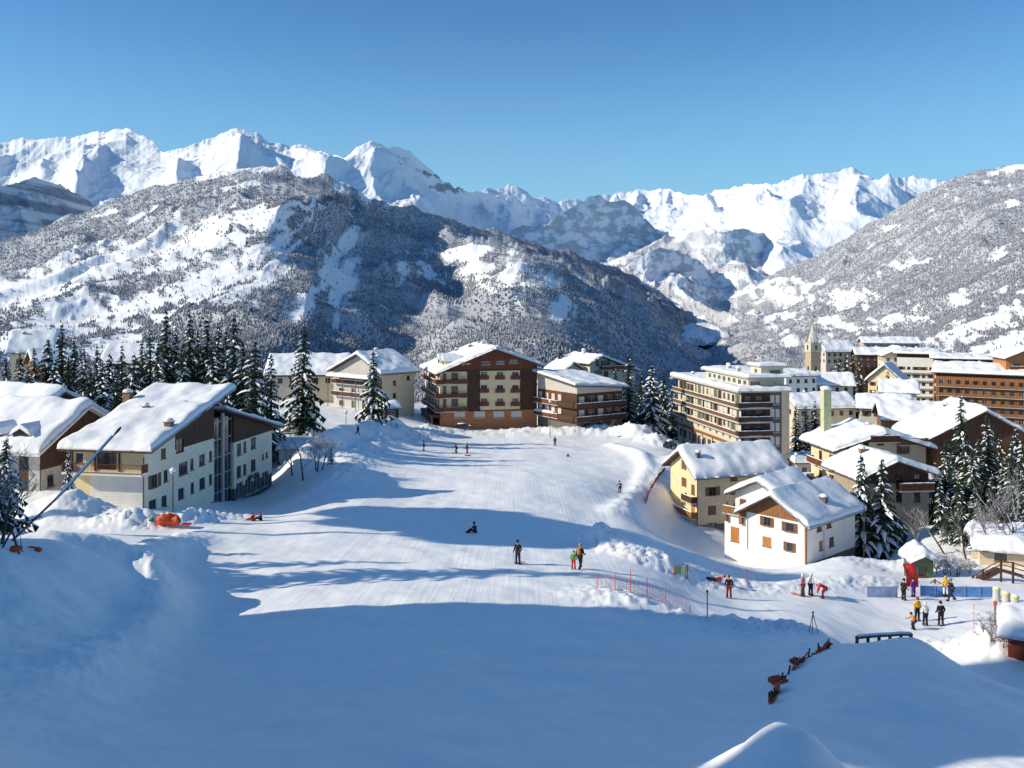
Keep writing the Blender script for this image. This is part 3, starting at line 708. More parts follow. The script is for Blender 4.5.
def gab(axis,pos,zr,ea,eb,W_):
    """gable height function: ridge at pos, eaves ea (at 0) and eb (at W_)"""
    sa=(zr-ea)/max(pos,.01); sb=(zr-eb)/max(W_-pos,.01)
    if axis=='y': return (lambda x,y: zr-(sa*(pos-x) if x<pos else sb*(x-pos))),((pos,),())
    return (lambda x,y: zr-(sa*(pos-y) if y<pos else sb*(y-pos))),((),(pos,))
# ================================================================ the big cream block on the left
H=House('apartment_building','long cream building with dark wooden gable, glass stair tower and curved end balcony','building',144,99,80,-28.5)
hm=lambda x,y: 11.9+.262*x
hw=lambda x,y: 14.0-.27*(x-17)
f=lambda px,py,w,h,k: (*H.hit('R',px,py),w,h,k)
bx=(0,15.5,0,9.1)
ops={'R':[f(152.6,505.2,1.5,1.2,'b'),f(164.3,501.2,1.1,1.3,'b'),f(181.2,493.5,1.3,1.3,'b'),f(192.4,487.9,.8,1.3,'b'),f(202.3,483.4,1.4,1.4,'b'),f(210.7,479.4,.8,1.3,'b'),
 f(154.6,481,1.3,1.5,'s'),f(165.9,475.9,.9,1.4,'b'),f(183.3,468.4,2.0,1.5,'b'),f(192,464.2,.8,1.4,'b'),f(202,460,1.4,1.4,'b'),f(210.7,456.2,.8,1.3,'b'),f(163.5,453.5,1.0,1.2,'k'),f(180,445.5,1.7,1.6,'b')],
 'L':[(4.6,10.45,2.5,2.1,'d'),(8.0,10.6,.9,1.1,'b')]}
zb1=H.hit('R',214.7,438)[1]; ux=H.hit('R',175,451)[0]; zd=4.4
def zn(face,u,z):
    if face=='R' and z>zb1 and u>ux: return 1
    if face=='L': return (2 if z>9.2 or u>6.6 else 3)
    if face=='R' and z<2.6: return 4
    return 0 if face in 'R' else 5
H.walls(bx,hm,ops,[M_CREAM2,M_BROWN,M_YEL,M_WHITE,M_STONE,M_GREY],zn,{'R':((ux,),(zb1,2.6)),'L':((6.6,),(9.2,))})
# white siding boards on the end wall
mb=MB()
for i in range(19): mb.box(-.05,-.003,.15,6.5,4.2+i*.25,4.2+i*.25+.21)
mb.build('siding',[M_WHITE],H.root)
H.balcony(bx,'L',-.5,9.3,9.2,1.3,M_RED,1.05,M_WHITE,snow=False,bars=True,t=.22)
mb=MB(); mb.tube([(-.25,-.12,3),(-.25,-.12,11)],.06,6); mb.build('drain_pipe',[M_METAL],H.root)
for y in (2.9,5.9,8.8): mb=MB(); mb.box(-.16,-.005,y,y+.18,9.25,11.5); mb.build('timber_post',[M_RED],H.root)
r=H.roof((-1.3,17.9,-1.7,9.8),hm,((),()),.3,M_ROOF,.75,1)
for px,py,ht,w in ((128,397,1.3,.9),(146,407,.8,.6),(169,424,.9,.8)):
    x,y=H.onroof(px,py+3,lambda a,b:hm(a,b)+.9); H.chimney(r,x,y,hm,ht,w)
# small ridge vents
x,y=H.onroof(186,401,lambda a,b:hm(a,b)+.9); H.chimney(r,x,y,hm,.3,.3,M_METAL,cap=False)
# stair tower
mb=MB(); mb.box(15.6,20.7,.5,6,0,13.2); tw=mb.build('stair_tower',[M_METAL],H.root)
mb=MB(); mb.box(15.75,18.0,.42,.49,.5,13.0).box(18.5,20.6,.42,.49,.5,13.0); mb.build('pane',[M_GLASS],tw)
mb=MB()
for i in range(6): mb.box(15.7,20.7,.30,.41,1.0+i*2.3,1.14+i*2.3)
for x in (15.7,16.9,18.1,18.45,19.5,20.6): mb.box(x,x+.07,.27,.30,0,13.0)
mb.build('steel_frame',[M_GALV],tw)
mb=MB(); mb.box(18.05,18.42,.1,.42,0,13.6); mb.build('rib',[M_CONC],tw)
b2=(20.8,32.4,0,9.1)
g=f
ops={'R':[g(239,449.4,1.3,1.6,'b'),g(244.9,446.9,.9,1.5,'b'),g(253.3,443.1,1.5,1.6,'b'),g(239,471.7,1.3,1.6,'b'),g(244.9,469.4,.9,1.5,'b'),g(253.3,465.1,1.5,1.6,'b'),g(263,456.7,.7,.8,'b'),g(266.8,455,.7,.8,'b'),
  (22.4,2.5,1.8,2.2,'w'),(25.0,2.5,1.8,2.2,'w'),(27.6,2.5,1.8,2.2,'w'),(30.2,2.5,1.8,2.2,'w')],'B':[(3,7,1.2,1.4,'b'),(7,7,1.2,1.4,'b')]}
zt=H.hit('R',253,436.5)[1]; zs=H.hit('R',253,481)[1]
H.walls(b2,hw,ops,[M_CREAM2,M_BROWN,M_STONE],lambda fc,u,z: 1 if z>zt else(2 if z<zs else 0),{q:((),(zt,zs)) for q in 'RLBS'},name='wing_wall')
H.roof((16.9,34.2,-1.0,9.8),hw,((),()),.28,M_ROOF,.5,2,name='wing_roof')
mb=MB(); u0,zz=H.hit('R',247.5,480)
rr=random.Random(4)
for i in range(8):
    x=u0+i*.42; mb.box(x,x+.08,-.09,-.01,zz,zz+.55)
    mb.box(x+.1,x+.28,-.09,-.01,zz+rr.choice((0,.22,.45)),zz+rr.choice((.05,.27,.5))+.06)
mb.build('lettering',[M_METAL],H.root)

# ================================================================ brown-gabled chalet at the far left
H=House('chalet','chalet with a big dark brown gable at the left edge, beside the cream building','chalet',40,95,78,-26)
h,bp=gab('y',7,13.5,9.9,9.9,14)
H.walls((0,14,0,12),h,{'R':[(1.6,6.2,1,1.3,'b')],'L':[(2,6,1.2,1.2,'b'),(6,6,1.2,1.2,'b')]},[M_GREY,M_BROWN,M_STONE],lambda fc,u,z: 1 if z>7.6 else (2 if z<4.6 else 0),{'R':((),(7.6,4.6)),'L':((),(4.6,))},bp=bp)
r=H.roof((-1.2,15.2,-.9,13),h,bp,.3,M_WHITE,.8,3)
for yy in (2.4,6.0): H.dormer(r,.1,yy,h,2.2,1.5,3.0,'L')
H.root.scale=(1.137,)*3; H.root.location=Vector((xw(40,108),108,-29.4))
mb=MB(); mb.tube([(-.5,-.4,8.3),(-.1,-.12,7.9),(-.1,-.12,0)],.05,6); mb.build('drain_pipe',[M_METAL],H.root)
H=House('chalet','big snow-laden roof with a skylight at the left edge, half behind the brown gable','chalet',-14,112,70,-26)
h,bp=gab('y',8,13.4,8.8,9,16)
H.walls((0,16,0,16),h,{'R':[(3,6,1.2,1.3,'b'),(8,6,1.2,1.3,'b')]},[M_GREY],bp=bp)
r=H.roof((-1.2,17.2,-4.5,17),h,bp,.3,M_ROOF,.9,4); H.dormer(r,2.2,0,h,1.6,.6,2,'L'); H.chimney(r,4.5,-2.5,h,.8,.7)
H.root.scale=(1.137,)*3; H.root.location=Vector((xw(-14,127),127,-29.4))
# ================================================================ roofs in the trees, upper left
H=House('chalet','chalet with red-brown gable and cream walls above the firs at the far left edge','chalet',11,200,20,-24)
h,bp=gab('x',5,16.0,12.6,12.6,10)
H.walls((0,8,0,10),h,{'R':[(2,10,1,1.2,'s'),(5.5,10,1,1.2,'s')],'L':[(3,10,1,1.2,'w'),(7,10,1,1.2,'w')]},[M_CREAM,M_RED],lambda fc,u,z:1 if z>12.0 else 0,{'L':((),(12.0,)),'R':((),(12,))},bp=bp)
r=H.roof((-1,9,-1.2,11.2),h,bp,.3,M_ROOF,.7,5); H.chimney(r,2,4,h,.6,.5)
H=House('chalet','low house showing a plain snowy roof between the dark firs left of the cream building','chalet',104,215,5,-24)
h,bp=gab('x',5,12.4,9.2,9.2,10)
H.walls((0,11,0,10),h,{'R':[(3,7.5,1,1.2,'b'),(8,7.5,1,1.2,'b')]},[M_CREAM],bp=bp); H.roof((-1,12,-1.2,11),h,bp,.3,M_ROOF,.7,6)
H=House('chalet','low house with a small snow-covered roof peeping out left of the row of firs','chalet',36,190,40,-24)
h,bp=gab('x',4,12.6,10.2,10.2,8)
H.walls((0,7,0,8),h,{'R':[(3,8.5,1,1.2,'b')]},[M_WOOD],bp=bp); H.roof((-.8,7.8,-.8,8.8),h,bp,.3,M_ROOF,.6,7)
H=House('apartment_building','long low building with a broad white roof behind the tall lone fir','building',268,226,6,-30)
h,bp=gab('x',8,15.0,11.3,11.3,16)
H.walls((0,19,0,15),h,{'R':[(3+3*i,9.4,1.2,1.3,'b') for i in range(5)]},[M_CREAM,M_BROWN],lambda fc,u,z:1 if z>10.4 else 0,{'R':((),(10.4,))},bp=bp); H.roof((-1,20.5,-1.4,16),h,bp,.3,M_ROOF,.7,8)
# ================================================================ grey-beige house with balconies
H=House('apartment_building','beige house with shaded balconies behind a snow-laden fir, left of the gabled hotel','building',382,210,50,-28.5)
h,bp=gab('x',8,15.2,11.2,11.0,18)
ops={'R':[(*H.hit('R',394.5,py),1,1.2,'b') for py in (383,395.5,407)]+[(8.5,9.5,1,1.2,'b')],
 'L':[(2.5,z,1.6,1.9,'w') for z in (3,6,9)]+[(6.5,z,1.3,1.4,'b') for z in (3,6,9)]+[(10.5,z,1.3,1.9,'w') for z in (3,6,9)]+[(15,z,1.6,1.4,'b') for z in (3,6,9)]}
bx=(0,10.5,0,18)
H.walls(bx,h,ops,[M_BEIGE,M_GREY,M_WOOD],lambda fc,u,z: 0 if fc!='L' else (2 if u<4.2 and z>4 else 1),{'L':((4.2,),(4,))},bp=bp)
for z in (5.0,8.0): H.balcony(bx,'L',4.4,17.5,z,1.2,M_BROWN); 
r=H.roof((-1.3,11.5,-1,19),h,bp,.3,M_ROOF,.7,9); H.chimney(r,6,9,h,.9,.8); H.chimney(r,3,5,h,.5,.5)
H.roof((-3.2,-1.4,1,17),lambda x,y:10.2+.3*(x+1.4),((),()),.2,M_ROOF,.45,10,name='porch_roof')
for y in (1.5,6,11,16.5): mb=MB(); mb.box(-3.0,-2.85,y,y+.15,0,9.6); mb.build('timber_post',[M_WOOD],H.root)
# ================================================================ the gabled hotel
H=House('hotel','wide hotel with red-brown wooden gable, cream window bays and orange ground floor facing the piste','hotel',440,212,15,-33)
h,bp=gab('y',13.4,20.9,15.6,17.1,24.2); bx=(0,24.2,0,22)
f=lambda px,py,w,hh,k: (*H.hit('R',px,py),w,hh,k)
R_=[f(px,py,1.6,1.75,'w') for px in (484,500,515.3) for py in (375.3,388.5,401.8)]+[f(454.7,py,1.7,1.8,'b') for py in (376.5,389.8,402.5)]+[f(444.6,py,.9,2.0,'d') for py in (377,390,403.3)]
R_+=[f(px,414.6,2.7,1.6,'c') for px in (459.8,479.7,498.8,516.4)]+[f(px,py,2.1,.8,'w') for px,py in ((486,363.3),(500.3,362.6),(513.7,361.5))]
uA,uB,uC=[H.hit('R',p,390)[0] for p in (467.2,480.2,520)]
def zn(fc,u,z):
    if fc=='R':
        if z<6.2: return 2
        if z>15.9: return 0
        return 3 if u<uA else (1 if u<uB or u>uC else 3)
    return 4 if z>6 else 2
L_=[(u,z,1.4,1.9,'d') for u in (2.4,6.6,10.8,15,19.2) for z in (8.0,11,14)]+[(4,4.2,2,1.6,'w'),(10,4.2,2,1.6,'w')]
H.walls(bx,h,{'R':R_,'L':L_,'B':[(4,z,1.2,1.4,'b') for z in (5,8,11,14)]},[M_RED,M_BROWN,M_ORANGE,M_YEL,M_BEIGE],zn,{'R':((uA,uB,uC),(6.2,15.9)),'L':((),(6,))},bp=bp)
for py in (383.6,397.6,411.2):
    z=H.hit('R',452,py)[1]; H.balcony(bx,'R',-1.2,uA-.1,z,1.2,M_RED,snow=False); H.balcony(bx,'L',0,21,z,1.2,M_RED)
for px in (484,500,515.3):
    for py in (375.3,388.5,401.8):
        u,z=H.hit('R',px,py); H.balcony(bx,'R',u-1.15,u+1.15,z-1.0,.5,M_RED,.9,snow=False)
mb=MB(); mb.box(uA+.0,uA+.25,-.12,-.005,6.3,15.8).box(uC,uC+.25,-.12,-.005,6.3,15.8).box(0,24.2,-.16,-.005,15.8,16.05).box(0,24.2,-.14,-.005,6.1,6.3); mb.build('timber_trim',[M_BROWN],H.root)
mb=MB(); rr=random.Random(3); u0,z0=H.hit('R',462.5,365.2)
for i in range(6):
    x=u0+i*.36; mb.box(x,x+.07,-.06,-.01,z0,z0+.45); mb.box(x+.08,x+.24,-.06,-.01,z0+rr.choice((0,.19,.38)),z0+.45)
mb.build('lettering',[M_WHITE],H.root)
r=H.roof((-1.3,25.7,-1.3,23),h,bp,.3,M_ROOF,.65,11)
H.dormer(r,1.6,4.5,h,3.4,2.0,4.4,'L',M_YEL); H.dormer(r,1.6,10.5,h,3.4,2.0,4.4,'L',M_YEL)
for x,y in ((8,20),(11,17),(15,20),(16.5,9)): H.chimney(r,x,y,h,.7,.7)
mb=MB(); mb.box(-2.2,-.01,-1,16,5.0,5.4).box(-2.0,-1.8,-.8,15.8,2,5); mb.build('porch',[M_BROWN],H.root)
# ================================================================ dark block right of the hotel
H=House('apartment_building','dark timber apartment block in shade under a sloping snowy roof, right of the gabled hotel','building',577,205,33,-32)
h=lambda x,y: 12.2-.07*x+.12*y
bx=(0,13.5,0,16)
R_=[(u,z,1.7,1.7,k) for z in (5.6,8.7) for u,k in ((1.4,'c'),(4.2,'w'),(7.0,'c'),(9.6,'w'),(12.2,'w'))]+[(u,2.6,1.8,1.8,'w') for u in (3,7,11)]
L_=[(u,z,1.5,1.8,'c') for z in (5.6,8.7) for u in (7,9.6,12.2,14.8)]
H.walls(bx,h,{'R':R_,'L':L_},[M_BROWN,M_BROWN,M_GREY,M_STONE,M_RED],lambda fc,u,z: 3 if z<3.8 else (2 if z>10.3 else ((1 if u<6 else 4) if fc=='L' else 0)),{'R':((),(3.8,10.3)),'L':((6,),(3.8,10.3)),'B':((),(3.8,10.3))})  # front wall in the darker wood to stand in for its shade
for z in (4.0,7.1): H.balcony(bx,'R',-1.0,13.8,z,1.3,M_BROWN,1.05,M_BROWN); H.balcony(bx,'L',0,6,z,1.2,M_BROWN,1.05,M_BROWN,snow=False); H.balcony(bx,'L',6.1,16,z,1.2,M_RED,1.05)
H.roof((-1.6,14.6,-1.4,17),h,((),()),.35,M_ROOF,.6,12)
H.roof((-1.2,-.1,8,16),lambda x,y:4.9+.1*x,((),()),.15,M_ROOF,.5,13,name='porch_roof')
# ================================================================ white house behind it
H=House('chalet','grey-white gabled house with tiered snowy roofs rising behind the dark timber block','house',590,250,28,-36)
h,bp=gab('y',3.6,19.8,18.3,15.6,15.5); bx=(0,15.5,0,14)
f=lambda px,py,w,hh,k: (*H.hit('R',px,py),w,hh,k)
H.walls(bx,h,{'R':[f(597.5,353,1.4,1.6,'b'),f(598,363,1.3,2,'S'),f(605.5,363.5,1.6,2,'s'),f(616.5,364.5,1.5,1.8,'s'),f(598,373,1.3,1.6,'S'),f(606,374,1.6,1.8,'b'),f(624,366,1.3,1.5,'b')],'L':[(4,16,1.4,1.4,'b'),(9,16,1.4,1.4,'b')]},[M_GREY,M_CREAM],lambda fc,u,z: 0 if fc=='R' else 1,bp=bp)
for py in (369.5,): H.balcony(bx,'R',3.2,14.5,H.hit('R',605,py)[1],1.3,M_RED)
r=H.roof((-1.2,17,-1.2,15),h,bp,.3,M_ROOF,.6,14); H.chimney(r,3,8,h,1.4,.8,M_WHITE)
b2=(-7,-.02,3.2,12); h2,bp2=gab('y',3.4,18.0,15.8,15.8,7); h2b=lambda x,y:h2(x+7,y)
H.walls(b2,h2b,{'R':[(-5.6,14.2,1.1,1.4,'b'),(-3,14.2,1.6,1.4,'b')],'L':[(6,14,1.2,1.4,'b')]},[M_CREAM],bp=((-3.6,),()),name='wing_wall')
H.roof((-8,.4,2.4,13),h2b,((-3.6,),()),.3,M_ROOF,.6,15,name='wing_roof')
b3=(-14,-.05,2.5,3.15); H.walls((-14,-7.05,2.2,10),lambda x,y:12.6,{'R':[(-10,11,1.2,1.2,'b')]},[M_CREAM],name='terrace_wall'); H.roof((-14.6,-7.1,.6,10),lambda x,y:12.6,((),()),.25,M_WOOD,.5,16,name='terrace_roof')
# ================================================================ five-storey block
H=House('apartment_building','tall five-storey cream block with rows of red-brown balconies and snow-topped penthouse','building',741,186,10,-37.5)
bx=(0,10.6,0,36.8); LV=[18.0,15.05,12.1,9.15]; hf=lambda x,y:18.2
L_=[];rr=random.Random(9)
for i,z in enumerate((16.4,13.45,10.5)):
    for u in np.arange(1.6,36,2.35):
        L_.append((u,z+.1,1.3 if rr.random()<.6 else 1.0,1.9 if rr.random()<.5 else 1.5,rr.choice(['w','S','d','s','c'])))
for u in np.arange(2,36,3.6): L_.append((u,7.9,1.1,.7,'w')); 
for u in np.arange(2,36,3.0): L_.append((u,4.6,2.0,2.2,'w'))
R_=[(u,z,1.0,2.0,'c') for u in (7.1,8.3) for z in (16.4,13.45,10.5,7.6,4.6)]+[(u,z,1.4,1.9,'b') for u in (1.5,4.0) for z in (16.4,13.45,10.5,7.6)]
def zn(fc,u,z):
    if fc=='R': return 1 if u<6.5 else (2 if u<9.0 else 3)
    return 0 if z>6.6 else 4
H.walls(bx,hf,{'L':L_,'R':R_},[M_CREAM,M_BROWN,M_STONE,M_BEIGE,M_BEIGE],zn,{'R':((6.5,9.0),()),'L':((),(6.6,))})
for z in LV[1:]+[]:
    H.balcony(bx,'L',0,37.6,z-.05,1.25,M_SHUT,.8,M_CONC,snow=True,t=.3)
for z in LV[1:]+[6.2]: H.balcony(bx,'R',-1.25,6.4,z-.05,1.5,M_BROWN,1.05,M_CONC,snow=True,t=.3)
mb=MB(); mb.box(-.4,-.003,0,36.8,6.4,6.9); mb.build('string_course',[M_WOOD],H.root)
for y in range(3,36,6): mb=MB(); mb.box(-.14,-.003,y-.12,y+.12,0,6.35); mb.build('timber_post',[M_RED],H.root)
mb=MB(); mb.box(9.0,10.75,-.35,-.004,0,19.6); mb.build('end_pillar',[M_BEIGE],H.root)
r=H.roof((-1.5,10.9,-1.7,38.4),hf,((),()),.35,M_CONC,.75,17)
hp=lambda x,y:21.0
H.walls((2.2,10.4,1.2,24),hp,{'L':[(u,19.7,1.7,1.3,'w') for u in np.arange(3,23,2.7)],'R':[(3.8,19.7,2.2,1.2,'w'),(7.5,19.7,1.5,1.2,'c')]},[M_CREAM],z0=18.3,name='penthouse_wall')
r2=H.roof((1.2,11.2,-.6,25),hp,((),()),.3,M_CONC,.6,18,name='penthouse_roof')
ht=lambda x,y:23.3
H.walls((5.2,10.2,1.5,6.5),ht,{'L':[(4,22.2,1.3,1,'w')],'R':[(8.4,22.2,2.4,.9,'w')]},[M_CREAM],z0=21.1,name='lift_house_wall'); r3=H.roof((4.6,10.9,.9,7.2),ht,((),()),.25,M_CONC,.5,19,name='lift_house_roof')
for x,y in ((4,15),(6,20),(3.5,9)): H.chimney(r2,x,y,hp,.9,.8,M_CONC)
H.chimney(r,2,32,hf,.8,.7,M_CONC); mb=MB(); mb.tube([(7,4,23.8),(7,4,27)],.03,5).box(6.3,7.7,3.97,4.03,26.5,26.55).box(6.5,7.5,3.97,4.03,26,26.05); mb.build('antenna',[M_METAL],H.root)
# left end: curved balcony ends
mb=MB()
for z in LV: mb.tube([(-1.0,37.2,z-.15),(-1.0,39.2,z-.15)],[.01,.01],4); mb.box(-1.4,5,37.0,39.3,z-.3,z-.02)
mb.build('end_balconies',[M_CONC],H.root)
# ================================================================ yellow house
H=House('apartment_building','pale yellow four-storey house with brown shutters, in front of the tall five-storey block','house',697.6,135,18,-38.4)
h,bp=gab('x',4.2,14.6,11.9,12.0,8.6); bx=(0,15.1,0,8.6)
f=lambda px,py,w,hh,k: (*H.hit('R',px,py),w,hh,k); g=lambda px,py,w,hh,k: (*H.hit('L',px,py),w,hh,k)
H.walls(bx,h,{'R':[f(712.7,491.3,1.3,1.3,'s'),f(734,490,1.3,1.3,'k'),f(734,475,1.3,1.3,'k'),f(712,510,1.4,1.3,'k'),f(736,507.4,1.0,1.3,'k'),f(711.8,526,1.6,1.0,'b'),f(752,489,1.3,1.3,'k')],
 'L':[g(684,464.6,1.6,1.3,'k'),g(684,481.8,1.6,1.3,'k'),g(684,500,1.2,1.3,'k'),g(693,489.5,1.1,1.5,'k'),g(693,508,1.1,1.7,'o')]},[M_BEIGE,M_YEL,M_STONE],lambda fc,u,z: 2 if z<4.1 else (1 if fc=='L' else 0),{q:((),(4.1,)) for q in 'RLBS'},bp=bp)
H.balcony(bx,'L',.2,3.4,H.hit('L',691,501)[1],1.0,M_BROWN); H.balcony(bx,'L',0,8,H.hit('L',685,513)[1],1.1,M_WOOD)
mb=MB(); mb.tube([(-.1,-.1,0),(-.1,-.1,11.8)],.06,6); mb.build('drain_pipe',[M_METAL],H.root)
r=H.roof((-1.1,16.2,-1.1,9.6),h,bp,.25,M_ROOF,.85,20,edge=1.1)
for px,py,w in ((727.5,441,.7),(698,458,.6)):
    x,y=H.onroof(px,py,lambda a,b:h(a,b)+.9); H.chimney(r,x,y,h,1.1,w,M_STONE,cap=True)
# ================================================================ white chalet, nearest on the right
H=House('chalet','white chalet with wooden gable, brown shutters and snowy terrace, nearest house right of the piste','chalet',806,108,42,-35)
h,bp=gab('x',4.2,10.5,8.0,8.0,8.4); bx=(0,12.3,0,8.4)
f=lambda px,py,w,hh,k: (*H.hit('R',px,py),w,hh,k); g=lambda px,py,w,hh,k: (*H.hit('L',px,py),w,hh,k)
H.walls(bx,h,{'R':[f(819.3,526,1.2,1.3,'k'),f(829,522.5,1.2,1.3,'k'),f(821,545.5,.9,1.2,'o'),f(831.6,541.8,1.2,1.2,'k')],
 'L':[g(767,521.6,1.0,1.15,'s'),g(789.7,527.4,1.1,1.15,'s'),g(767,541.8,1.3,1.25,'o'),g(789.7,547,.85,1.1,'s')]},[M_WHITE,M_WOOD,M_STONE],lambda fc,u,z: 1 if(fc=='L' and z>7.75) else (2 if fc!='L' and z<2.7 else 0),{'L':((),(7.75,)),'R':((),(2.7,)),'B':((),(2.7,))},bp=bp)
mb=MB(); mb.box(-.06,.16,-.06,.16,1.5,7.9); mb.build('corner_post',[M_WOOD],H.root)
mb=MB(); mb.tube([(4.2,-.08,2.8),(4.2,-.08,7.7)],.04,6); mb.build('drain_pipe',[M_GALV],H.root); mb=MB(); mb.tube([(-.08,8.2,3),(-.08,8.2,7.6)],.05,6); mb.build('drain_pipe',[M_GALV],H.root)
r=H.roof((-1.3,13.4,-1.1,9.4),h,bp,.22,M_ROOF,.62,21,edge=.8)
for px,py,w in ((773.7,480,.6),(824,499,.75)):
    x,y=H.onroof(px,py+3,lambda a,b:h(a,b)+.7); H.chimney(r,x,y,h,.7,w,M_STONE)
h2,_=gab('x',4,11.3,9.3,9.3,8); h2b=lambda x,y:h2(x,y-4)
H.walls((2.6,10.6,4.2,11.8),h2b,{'L':[(10.6,8,1,1.2,'k')]},[M_WHITE],bp=((),(8,)),name='wing_wall'); r=H.roof((1.6,11.4,3.6,12.8),h2b,((),(8,)),.22,M_ROOF,.75,22,edge=1.3,name='wing_roof')
H.walls((.3,3.6,8.5,11.9),lambda x,y:7.0,{'L':[(10.3,4.4,1.3,1.9,'o'),]},[M_WHITE],name='terrace_wall')
H.balcony((.3,3.6,8.5,11.9),'L',8.5,11.9,7.1,.5,M_WOOD,.9); 
for y in (9.0,11.3): mb=MB(); mb.box(-.2,.28,y,y+.4,6.0,8.5); mb.build('timber_post',[M_WOOD],H.root)
# ================================================================ orange chalet and its neighbour
H=House('chalet','wide apricot chalet with red balconies and a tall pale chimney, right of the five-storey block','chalet',839,140,6,-37.4)
h,bp=gab('y',7.2,16.1,13.9,13.9,14.5); bx=(0,14.5,0,10)
f=lambda px,py,w,hh,k: (*H.hit('R',px,py),w,hh,k)
H.walls(bx,h,{'R':[f(880.5,434.5,1.2,1.3,'b'),f(852,448,1.1,1.4,'s'),f(903,449,1.1,1.4,'s'),f(866,446,1,2,'d'),f(880,446,1.2,2,'d'),f(852,466,1.1,1.4,'s')],'L':[(2.2,z,1.1,1.9,'s') for z in (5,8.4,11.6)]+[(6.5,z,1.1,1.9,'d') for z in (5,8.4,11.6)]},[M_BEIGE,M_YEL],lambda fc,u,z:1 if fc=='L' else 0,bp=bp)
for z in (4,7.3,10.4): H.balcony(bx,'L',1,9,z,1.3,M_RED)
H.balcony(bx,'R',4.6,9.4,H.hit('R',884,441)[1],1.3,M_RED); H.balcony(bx,'R',9.6,14.4,H.hit('R',904,444)[1],1.0,M_WOOD,snow=False)
r=H.roof((-1.5,15.7,-1.2,11.5),h,bp,.28,M_ROOF,.8,23,edge=1.1)
x,y=2.4,9.2; mb=MB(); mb.box(1.6,2.9,8.6,9.9,12,22.4); c=mb.build('chimney',[W('pale_green_plaster',(.50,.50,.30),rough=.8)],r); b=MB(); b.blob((2.25,9.25,22.55),(.95,.95,.4),n=12,amp=.05); b.build('snow_cap',[M_SNOW],c,smooth=True)
x,y=H.onroof(868,426,lambda a,b:h(a,b)+.8); H.chimney(r,x,y,h,.4,.6,M_METAL)
mb=MB(); mb.box(15.9,16.6,-1,5,10.5,14).box(15.9,17.4,-1,4,7.5,8); mb.build('side_stair',[M_WOOD],H.root)
H=House('chalet','shaded grey chalet with a red balcony behind the pair of small firs','chalet',864,122,6,-35.3)
h,bp=gab('y',4.3,13.0,11.1,11.3,9.4); bx=(0,9.4,0,9)
f=lambda px,py,w,hh,k: (*H.hit('R',px,py),w,hh,k)
H.walls(bx,h,{'R':[f(917.3,480,.9,1.6,'b'),f(899,478,.8,1.4,'b'),f(917.3,497,.9,1.4,'b'),f(880,480,1.1,1.4,'b'),f(899,497,.9,1.4,'b')],'L':[(3,7.5,1,1.3,'s')]},[W('shaded_beige_plaster',(.34,.28,.21),rough=.85),M_BROWN],lambda fc,u,z: 1 if z>10.0 else 0,{'R':((),(10.0,))},bp=bp)  # wall plaster is the beige darkened to paint in its shade
H.balcony(bx,'R',4.6,9.6,H.hit('R',917,489)[1],1.2,M_RED)
r=H.roof((-1.4,10.5,-1.2,10),h,bp,.25,M_ROOF,.7,24,edge=1.0); x,y=H.onroof(862,455,lambda a,b:h(a,b)+.6); H.chimney(r,x,y,h,.9,.7)
# ================================================================ dark-gabled chalet further right
H=House('chalet','broad chalet with dark gable under wide snowy eaves behind the firs at right','chalet',934,172,-8,-42)
h,bp=gab('y',8.8,20.6,15.8,15.9,17); bx=(0,17,0,16)
H.walls(bx,h,{'R':[(u,z,1.3,1.5,'b') for u in (2.5,6.5,10.5,14.5) for z in (6,10,14)],'L':[(u,13,1.2,1.4,'w') for u in (2,6,10,14)]},[M_BROWN,M_CREAM],lambda fc,u,z: 0 if z>8 or fc=='R' else 1,{'L':((),(8,))},bp=bp)
r=H.roof((-3,19,-2,18),h,bp,.3,M_ROOF,.75,25,edge=1); H.chimney(r,6,12,h,.8,.8); H.chimney(r,11,7,h,.8,.7); H.dormer(r,2.5,9,h,2.2,.9,2.4,'L')
H.balcony(bx,'R',0,17,11,1.3,M_BROWN)
H=House('chalet','low chalet with a plain snowy roof between the apricot chalet and white balcony block','chalet',884,195,-14,-41)
h,bp=gab('x',5,17.6,15.2,15.2,10)
H.walls((0,11,0,10),h,{'R':[(3,13,1.2,1.3,'b'),(8,13,1.2,1.3,'b')]},[M_WOOD],bp=bp); H.roof((-1,13,-1.5,11),h,bp,.3,M_ROOF,.7,26)
# ================================================================ long blocks upper right
def longblock(label,px,Y,yaw,zb,wr,wl,top,lv,wallm,railm,seed,fr=.0,rb=1.4,mat2=None,roofm=None,ridge=2.2,wk='wdsb'):
    H=House('apartment_building',label,'building',px,Y,yaw,zb); h,bp=gab('x',wl/2,top+ridge,top,top,wl); bx=(0,wr,0,wl); rr=random.Random(seed)
    ops=[(u,z+1.35,1.3,1.7,rr.choice(wk)) for z in lv for u in np.arange(1.6,wr-1,2.6)]
    L_=[(u,z+1.35,1.2,1.4,'w') for z in lv for u in np.arange(2,wl-1,3.2)]
    zt=top-1.4
    H.walls(bx,h,{'R':ops,'L':L_},[wallm,mat2 or M_BROWN],lambda fc,u,z:1 if z>zt else 0,{q:((),(zt,)) for q in 'RLBS'},bp=bp)
    for z in lv: H.balcony(bx,'R',.2,wr-.2,z,1.2,railm,1.0,M_CONC,snow=False)
    r=H.roof((-rb,wr+rb,-rb,wl+rb),h,bp,.3,roofm or M_ROOF,.8,seed)
    for q in range(3): H.chimney(r,wr*(.2+.3*q),wl*.6,h,.8,.8)
    return H
longblock('long apartment block of orange timber balconies under a vast snowy roof at the right edge',936,300,-32,-46,62,15,21.8,(2,5,8,11,14,17),M_TBLOCK,M_WOOD,31)
